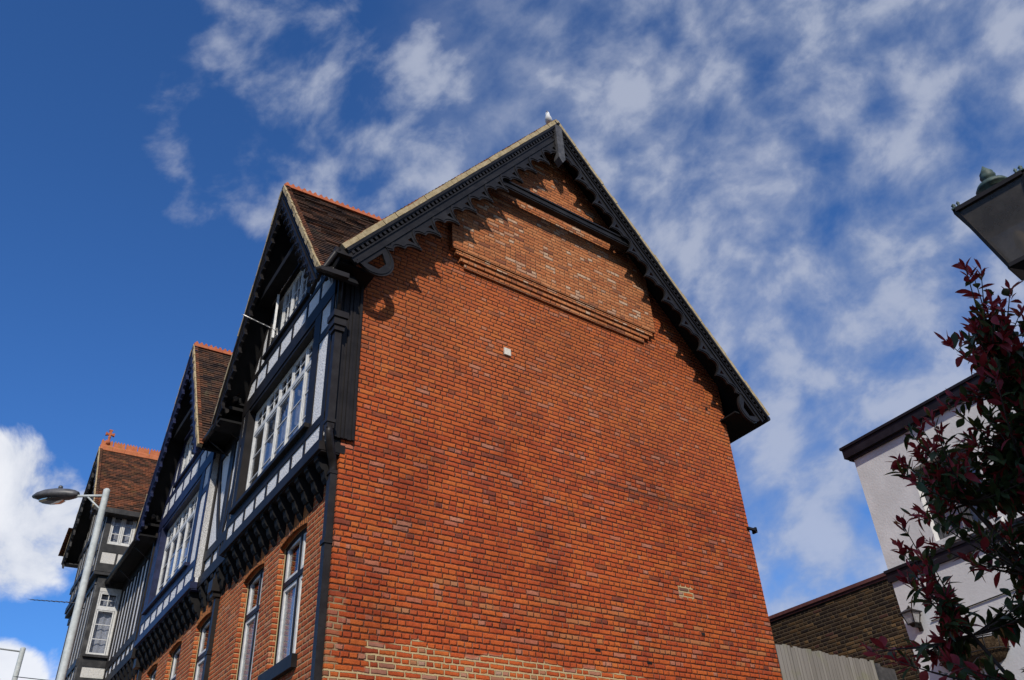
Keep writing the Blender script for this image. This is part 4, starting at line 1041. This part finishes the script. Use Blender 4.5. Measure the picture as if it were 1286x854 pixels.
for i in range(4):
    p, q = ring(.075, 4.57)[i], ring(.118, 4.755)[i]; m.bar(p, q, .012, .012, (0, 1, .2))
m.box(c[0] - .015, c[0] + .015, .0, c[1] - .02, 4.50, 4.53); m.box(c[0] - .03, c[0] + .03, .0, .02, 4.44, 4.60)
m.build('frame', 'iron', root)
m = MB(WL); frust(m, .070, 4.572, .112, 4.753); m.build('glass', 'frosted', root)
m = MB(WL); m.lathe([(.010, 0), (.012, .05), (.022, .09), (.014, .13)], (c[0], c[1], 4.585), 12); m.build('bulb', 'iron', root)
# wall trough with coir liner
root = thing('wall_planter', 'dark half round coir lined trough planter fixed low on the white wall', 'planter', WW(.85, 0, 3.85))
m = MB(WW); n = 14; V = []
for i in range(n + 1):
    a = math.pi * i / n; q = .85 - .5 * math.cos(a)
    for j in range(9):
        bq = j / 8 * math.pi / 2
        V.append((q if j == 0 else .85 - .5 * math.cos(a) * (math.cos(bq) ** .5 * .9 + .1), max(.0, .26 * math.sin(a) * (math.cos(bq) ** .5)) + .005, 4.17 - .30 * math.sin(bq) + random.uniform(-.006, .006)))
m.mesh(V, [(i * 9 + j, i * 9 + j + 1, (i + 1) * 9 + j + 1, (i + 1) * 9 + j) for i in range(n) for j in range(8)], True)
m.face([V[i * 9] for i in range(n + 1)])
m.build('liner', 'coir', root)
m = MB(WW)
for z, k in ((4.18, 1.02), (4.02, .98)): m.tube([(.85 - .5 * k * math.cos(math.pi * i / n), .27 * k * math.sin(math.pi * i / n) + .01, z) for i in range(n + 1)], .008, 6)
for i in range(2, n - 1, 2):
    a = math.pi * i / n; m.tube([(.85 - .51 * math.cos(a), .28 * math.sin(a), 4.18), (.85 - .46 * math.cos(a), .25 * math.sin(a), 4.0), (.85 - .25 * math.cos(a), .10 * math.sin(a), 3.87)], .006, 6)
m.build('iron_frame', 'iron', root)

# ================================================================== dark brick wall and fence
D0 = Vector((15.92, 8.6, 0)); DT = Vector((math.sin(R(5)), math.cos(R(5)), 0)); DN = Vector((-math.cos(R(5)), math.sin(R(5)), 0))
def DW(a, o, z): return D0 + DT * a + DN * o + Vector((0, 0, z))
root = thing('yard_wall', 'dark sooty stock brick wall with brown coping between brick gable and white house', 'wall', DW(0, 0, 0))
m = MB(DW); m.box(-4, 9, -.33, 0, 0, 6.76); m.build('brickwork', 'brick_dark', root)
m = MB(DW); m.box(-4, 9, -.40, .06, 6.81, 6.88); m.box(-4, 9, -.36, .03, 6.76, 6.81); m.build('coping', 'coping', root)
root = thing('board_fence', 'weathered grey vertical board fence beside the foot of the brick gable', 'fence', (12.35, 9.1, 0))
m = MB(); x = 12.42
while x < 15.25:
    w = .105; t_ = random.uniform(-.012, .012); zt = 5.2 + random.uniform(-.02, .02)
    m.mesh([(x, 9.06 + t_, 3.1), (x + w, 9.048 + t_, 3.1), (x + w, 9.06 + t_, 3.1), (x, 9.07 + t_, 3.1), (x, 9.06 + t_, zt), (x + w, 9.048 + t_, zt), (x + w, 9.06 + t_, zt), (x, 9.07 + t_, zt)], [(0, 1, 2, 3), (4, 5, 6, 7), (0, 1, 5, 4), (1, 2, 6, 5), (2, 3, 7, 6), (3, 0, 4, 7)]); x += .098
m.build('boards', 'fence', root)
m = MB(); m.box(12.4, 15.3, 9.09, 9.15, 4.9, 4.98); m.box(12.4, 15.3, 9.09, 9.15, 3.5, 3.58); m.build('rail', 'fence', root)
m = MB(); m.box(15.26, 15.38, 9.0, 9.12, 3.1, 5.16); m.box(15.38, 15.9, 9.04, 9.08, 3.1, 5.12); m.build('post', 'grey_post', root)
m = MB(); m.box(12.41, 15.9, 9.02, 9.25, 0, 3.1); m.build('base_wall', 'brick_dark', root)

# ================================================================== near post lantern
LX = Vector((3.781, .903, 0))
root = thing('post_lantern', 'old square lantern with verdigris cap and smoked glass panes above the shrub', 'lamp post', LX)
LR = Matrix.Rotation(R(4), 4, 'Z')
def LM(a, b_, c): return LX + (LR @ Vector((a, b_, 0))) + Vector((0, 0, c))
ZB, ZT = 3.95, 4.31; HB, HT = .075, .158
sq = lambda h, z: [(sx * h, sy * h, z) for sx, sy in ((-1, -1), (1, -1), (1, 1), (-1, 1))]
def fr2(m, a, za, b_, zb_): m.mesh(sq(a, za) + sq(b_, zb_), [(0, 1, 2, 3), (4, 5, 6, 7)] + [(i, (i + 1) % 4, 4 + (i + 1) % 4, 4 + i) for i in range(4)])
m = MB(LM); m.lathe([(.12, 0), (.12, .5), (.07, .6), (.055, .7), (.042, 3.5), (.06, 3.55), (.035, 3.62), (.03, 3.88), (.05, 3.92)], (0, 0, 0), 20); m.build('post', 'iron', root)
m = MB(LM)
for i in range(4):
    m.bar(sq(HB, ZB)[i], sq(HT, ZT)[i], .016, .016, (.3, 1, 0))
    j = (i + 1) % 4
    m.bar(sq(HB, ZB)[i], sq(HB, ZB)[j], .022, .02); m.bar(sq(HT, ZT)[i], sq(HT, ZT)[j], .03, .022)
fr2(m, .04, ZB - .03, HB + .004, ZB - .011)
m.build('frame', 'iron', root)
m = MB(LM)
for i in range(4):
    j = (i + 1) % 4; m.face([sq(HB, ZB)[i], sq(HB, ZB)[j], sq(HT, ZT)[j], sq(HT, ZT)[i]])
m.build('glass', 'lantern_glass', root)
m = MB(LM); fr2(m, HT + .008, ZT + .012, .055, ZT + .055); m.build('roof', 'iron', root)
m = MB(LM)
m.lathe([(q * .80, h * .86) for q, h in [(.075, 0), (.07, .03), (.075, .035), (.066, .07), (.098, .074), (.102, .086), (.088, .108), (.05, .13), (.026, .135), (.022, .145), (.04, .156), (.046, .176), (.038, .196), (.04, .202), (.026, .222), (.011, .246), (.003, .262)]], (0, 0, ZT + .05), 20)
m.build('cap', 'copper', root)
for p in sq(HT + .002, ZT + .012):
    m = MB(LM); m.obox((p[0] - .012, p[1] - .012, p[2] - .004), (.024, 0, 0), (0, .024, 0), (0, 0, .008))
    for dx_, dy_, r in ((0, 0, .010), (.4, 0, .008), (0, .4, .008)):
        q = (p[0] * (1 - dx_ * .35), p[1] * (1 - dy_ * .35), p[2])
        m.lathe([(r * .6, 0), (r, .008), (r * .7, .016), (r * 1.1, .022), (.002, .034)], q, 8)
        if dx_ or dy_: m.bar((p[0], p[1], p[2] + .002), (q[0], q[1], q[2] + .002), .012, .008)
    m.build('cresting', 'copper', root)
m = MB(LM); m.lathe([(.012, 0), (.016, .08), (.028, .12), (.024, .18), (.006, .2)], (0, 0, ZB), 12); m.build('burner', 'stone', root)

# ================================================================== red leaved shrub
SB = Vector((3.17, 1.0, 0))
TIPS =  [(2.909, 0.901, 3.539), (3.03, 0.925, 3.569), (2.972, 0.873, 3.536), (3.078, 0.843, 3.469), (3.048, 0.975, 3.415), (2.851, 0.854, 3.307), (2.775, 1.017, 3.209), (3.1, 1.087, 3.392), (2.899, 0.959, 3.292), (2.872, 1.007, 3.18), (3.183, 1.04, 3.334), (3.003, 0.911, 3.259), (3.168, 0.867, 3.414), (3.013, 0.884, 3.326), (3.072, 0.916, 3.224), (2.859, 0.942, 3.062), (2.919, 1.321, 3.037), (3.021, 1.32, 3.083), (2.849, 1.366, 2.916), (2.933, 1.391, 2.938), (2.932, 1.327, 2.97), (2.743, 1.154, 2.967), (3.02, 1.21, 3.117), (2.973, 1.146, 3.112), (2.799, 1.263, 2.788), (2.684, 1.254, 2.742), (3.009, 1.346, 2.955), (2.883, 1.242, 2.925), (2.989, 1.244, 3.021), (3.08, 1.19, 3.09), (3.034, 1.124, 3.113), (3.13, 1.102, 3.167), (2.778, 1.394, 2.669), (2.942, 1.429, 2.737), (2.83, 1.333, 2.687), (2.954, 1.524, 2.656), (2.949, 1.484, 2.629), (2.665, 1.353, 2.464), (2.666, 1.384, 2.445), (3.011, 1.436, 2.655), (2.844, 1.295, 2.691), (2.917, 1.317, 2.776), (2.756, 1.353, 2.523), (2.836, 1.379, 2.489), (2.774, 1.363, 2.337), (2.866, 1.387, 2.34), (2.88, 1.447, 2.295), (2.943, 1.541, 2.287), (2.831, 1.682, 2.303), (2.9, 1.669, 2.324), (2.801, 1.586, 2.251), (2.695, 1.352, 2.182), (2.886, 1.588, 2.242), (3.003, 1.453, 2.316), (2.971, 1.464, 2.198)]  # shoot tips set from image pixel positions, each at a chosen depth

root = thing('shrub', 'shrub with crimson young leaves and dark green leaves before the white house', 'shrub', SB)
rnd = random.Random(11)
NODES = [Vector(p) for p in ((3.15, 1.02, 1.3), (3.02, 1.24, 2.10), (3.05, 1.16, 2.45), (3.09, 1.06, 2.80), (3.12, .96, 3.10), (2.93, 1.36, 2.29), (2.98, 1.24, 2.72), (3.06, 1.0, 3.22), (3.35, .8, 2.3), (3.4, .75, 2.8), (3.3, 1.25, 2.5))]
wood = MB(); gre = MB(); red = MB(); lim = MB()
def bez(p, c, q, n=6): return [p * (1 - t) ** 2 + c * 2 * t * (1 - t) + q * t * t for t in (i / n for i in range(n + 1))]
def leaf(mb, base, d, L, w, curl, nrm):
    d = d.normalized(); x = d.cross(nrm)
    if x.length < 1e-3: x = d.orthogonal()
    x.normalize(); up = x.cross(d)
    prof = [(0, .06), (.15, .45), (.38, .92), (.6, 1.0), (.82, .62), (1.0, .03)]
    V = []
    for t, k in prof:
        c = base + d * (L * t) - up * (curl * L * t * t)
        V += [c - x * w * k * .5 + up * w * .16 * k, c, c + x * w * k * .5 + up * w * .16 * k]
    mb.mesh(V, [(3 * i, 3 * i + 1, 3 * i + 4, 3 * i + 3) for i in range(5)] + [(3 * i + 1, 3 * i + 2, 3 * i + 5, 3 * i + 4) for i in range(5)], True)
def rv(): return Vector((rnd.uniform(-1, 1), rnd.uniform(-1, 1), rnd.uniform(-1, 1)))
def shoot(tip, src, redness, nl, r0=.005):
    L = (tip - src).length
    c = src.lerp(tip, .5) + Vector((0, 0, -.10 * L)) + rv() * .05 * L
    path = bez(src, c, tip, 7)
    wood.tube(path, [r0 * (1 - .75 * i / 7) for i in range(8)], 5)
    d = (path[-1] - path[-2]).normalized(); d = (d + Vector((0, 0, .45))).normalized()
    # rosette of young leaves at the tip
    k = rnd.randint(5, 9)
    for i in range(k):
        a = 2.4 * i; s1 = d.orthogonal().normalized(); s2 = d.cross(s1)
        ld = d * rnd.uniform(.7, 1.2) + (s1 * math.cos(a) + s2 * math.sin(a)) * rnd.uniform(.35, .85)
        isr = rnd.random() < redness
        mb = red if isr else (lim if rnd.random() < .22 else gre)
        leaf(mb, tip - d * .012 * i * .6, ld, rnd.uniform(.03, .066), rnd.uniform(.009, .018), rnd.uniform(-.2, .5), d + rv() * .4)
    # mature leaves further back
    for i in range(nl):
        t = 1 - .75 * (i + rnd.random()) / nl; f = t * 7; j = min(int(f), 6); p = path[j].lerp(path[j + 1], f - j)
        if (p - tip).length > .42: continue
        dd = (path[j + 1] - path[j]).normalized(); a = 2.4 * i + rnd.uniform(-.5, .5); s1 = dd.orthogonal().normalized(); s2 = dd.cross(s1)
        ld = dd * .5 + (s1 * math.cos(a) + s2 * math.sin(a)) + Vector((0, 0, rnd.uniform(-.5, .3)))
        isr = rnd.random() < redness * .45
        leaf(red if isr else gre, p, ld, rnd.uniform(.038, .072), rnd.uniform(.017, .031), rnd.uniform(-.1, .8), Vector((0, 0, 1)) + rv() * .6)
def nearest(p, lower=True):
    best = min(NODES, key=lambda n: (n - p).length + (.3 if n.z > p.z else 0)); return best
for p in TIPS:
    p = Vector(p); n = nearest(p); shoot(p, n, .9, 10)
    for _ in range(1 if rnd.random() < .8 else 2):
        q = p.lerp(n, rnd.uniform(.3, .6)) + rv() * .06; shoot(q, p.lerp(n, .8), .55, 4, .004)
for c, r, n in (((3.20, 1.05, 2.72), (.25, .28, .46), 190), ((3.19, 1.10, 2.28), (.17, .20, .26), 80), ((3.19, .90, 3.12), (.17, .2, .24), 60), ((3.42, .80, 2.6), (.3, .3, .6), 46), ((3.25, 1.0, 1.9), (.42, .42, .4), 40)):
    for i in range(n):
        while True:
            v = rv()
            if v.length < 1: break
        p = Vector(c) + Vector((v.x * r[0], v.y * r[1], v.z * r[2])); shoot(p, nearest(p), .36, 12, .004)
base = [SB + Vector((0, 0, 0)), SB + Vector((.01, .02, .6)), NODES[0]]
wood.tube(base, [.035, .03, .024], 8)
for n in NODES[1:]:
    src = NODES[0] if n.z < 2.6 else min(NODES[1:], key=lambda q: (q - n).length + (9 if q.z >= n.z else 0))
    wood.tube(bez(src, src.lerp(n, .5) + Vector((.02, .02, .06)), n, 6), [.010 - .0007 * i for i in range(7)], 6)
wood.build('stems', 'bark', root); gre.build('green_leaves', 'leaf_green', root, 'dark green mature leaves'); red.build('young_leaves', 'leaf_red', root, 'crimson young leaves'); lim.build('fresh_leaves', 'leaf_lime', root, 'few yellow green leaves')

# ================================================================== unseen house added behind the viewpoint to put the shrub and lantern in shade
hb = thing('added_shade_house', 'unseen red brick house added behind the viewpoint to shade the shrub and lantern', 'house', (.3, -7, 0))
m = MB(); m.box(-2.6, 3.2, -10, -4.6, 0, 7.4)
m.plate([[(-10, 7.4), (-4.6, 7.4), (-7.3, 10.2)]], -2.6, 3.2, lambda x, q, d: (d, x, q)); m.build('wall', 'brick_front', hb)
m = MB()
for y in (-10.3, -4.3): slope_mesh(m, [(-2.9, y, 7.2), (-2.9, -7.3, 10.32), (3.5, -7.3, 10.32), (3.5, y, 7.2)], (1, 2), .25)
m.build('roof', 'tile', hb)
for x in (-1.6, 1.2):
    for z in (1.0, 4.4):
        m = MB(); m.box(x, x + 1.1, -4.64, -4.56, z, z + 1.5); w = m.build('window', 'white', hb)
        m = MB(); m.box(x + .08, x + .52, -4.57, -4.55, z + .08, z + 1.42); m.box(x + .58, x + 1.02, -4.57, -4.55, z + .08, z + 1.42); m.build('pane', 'glass', w)
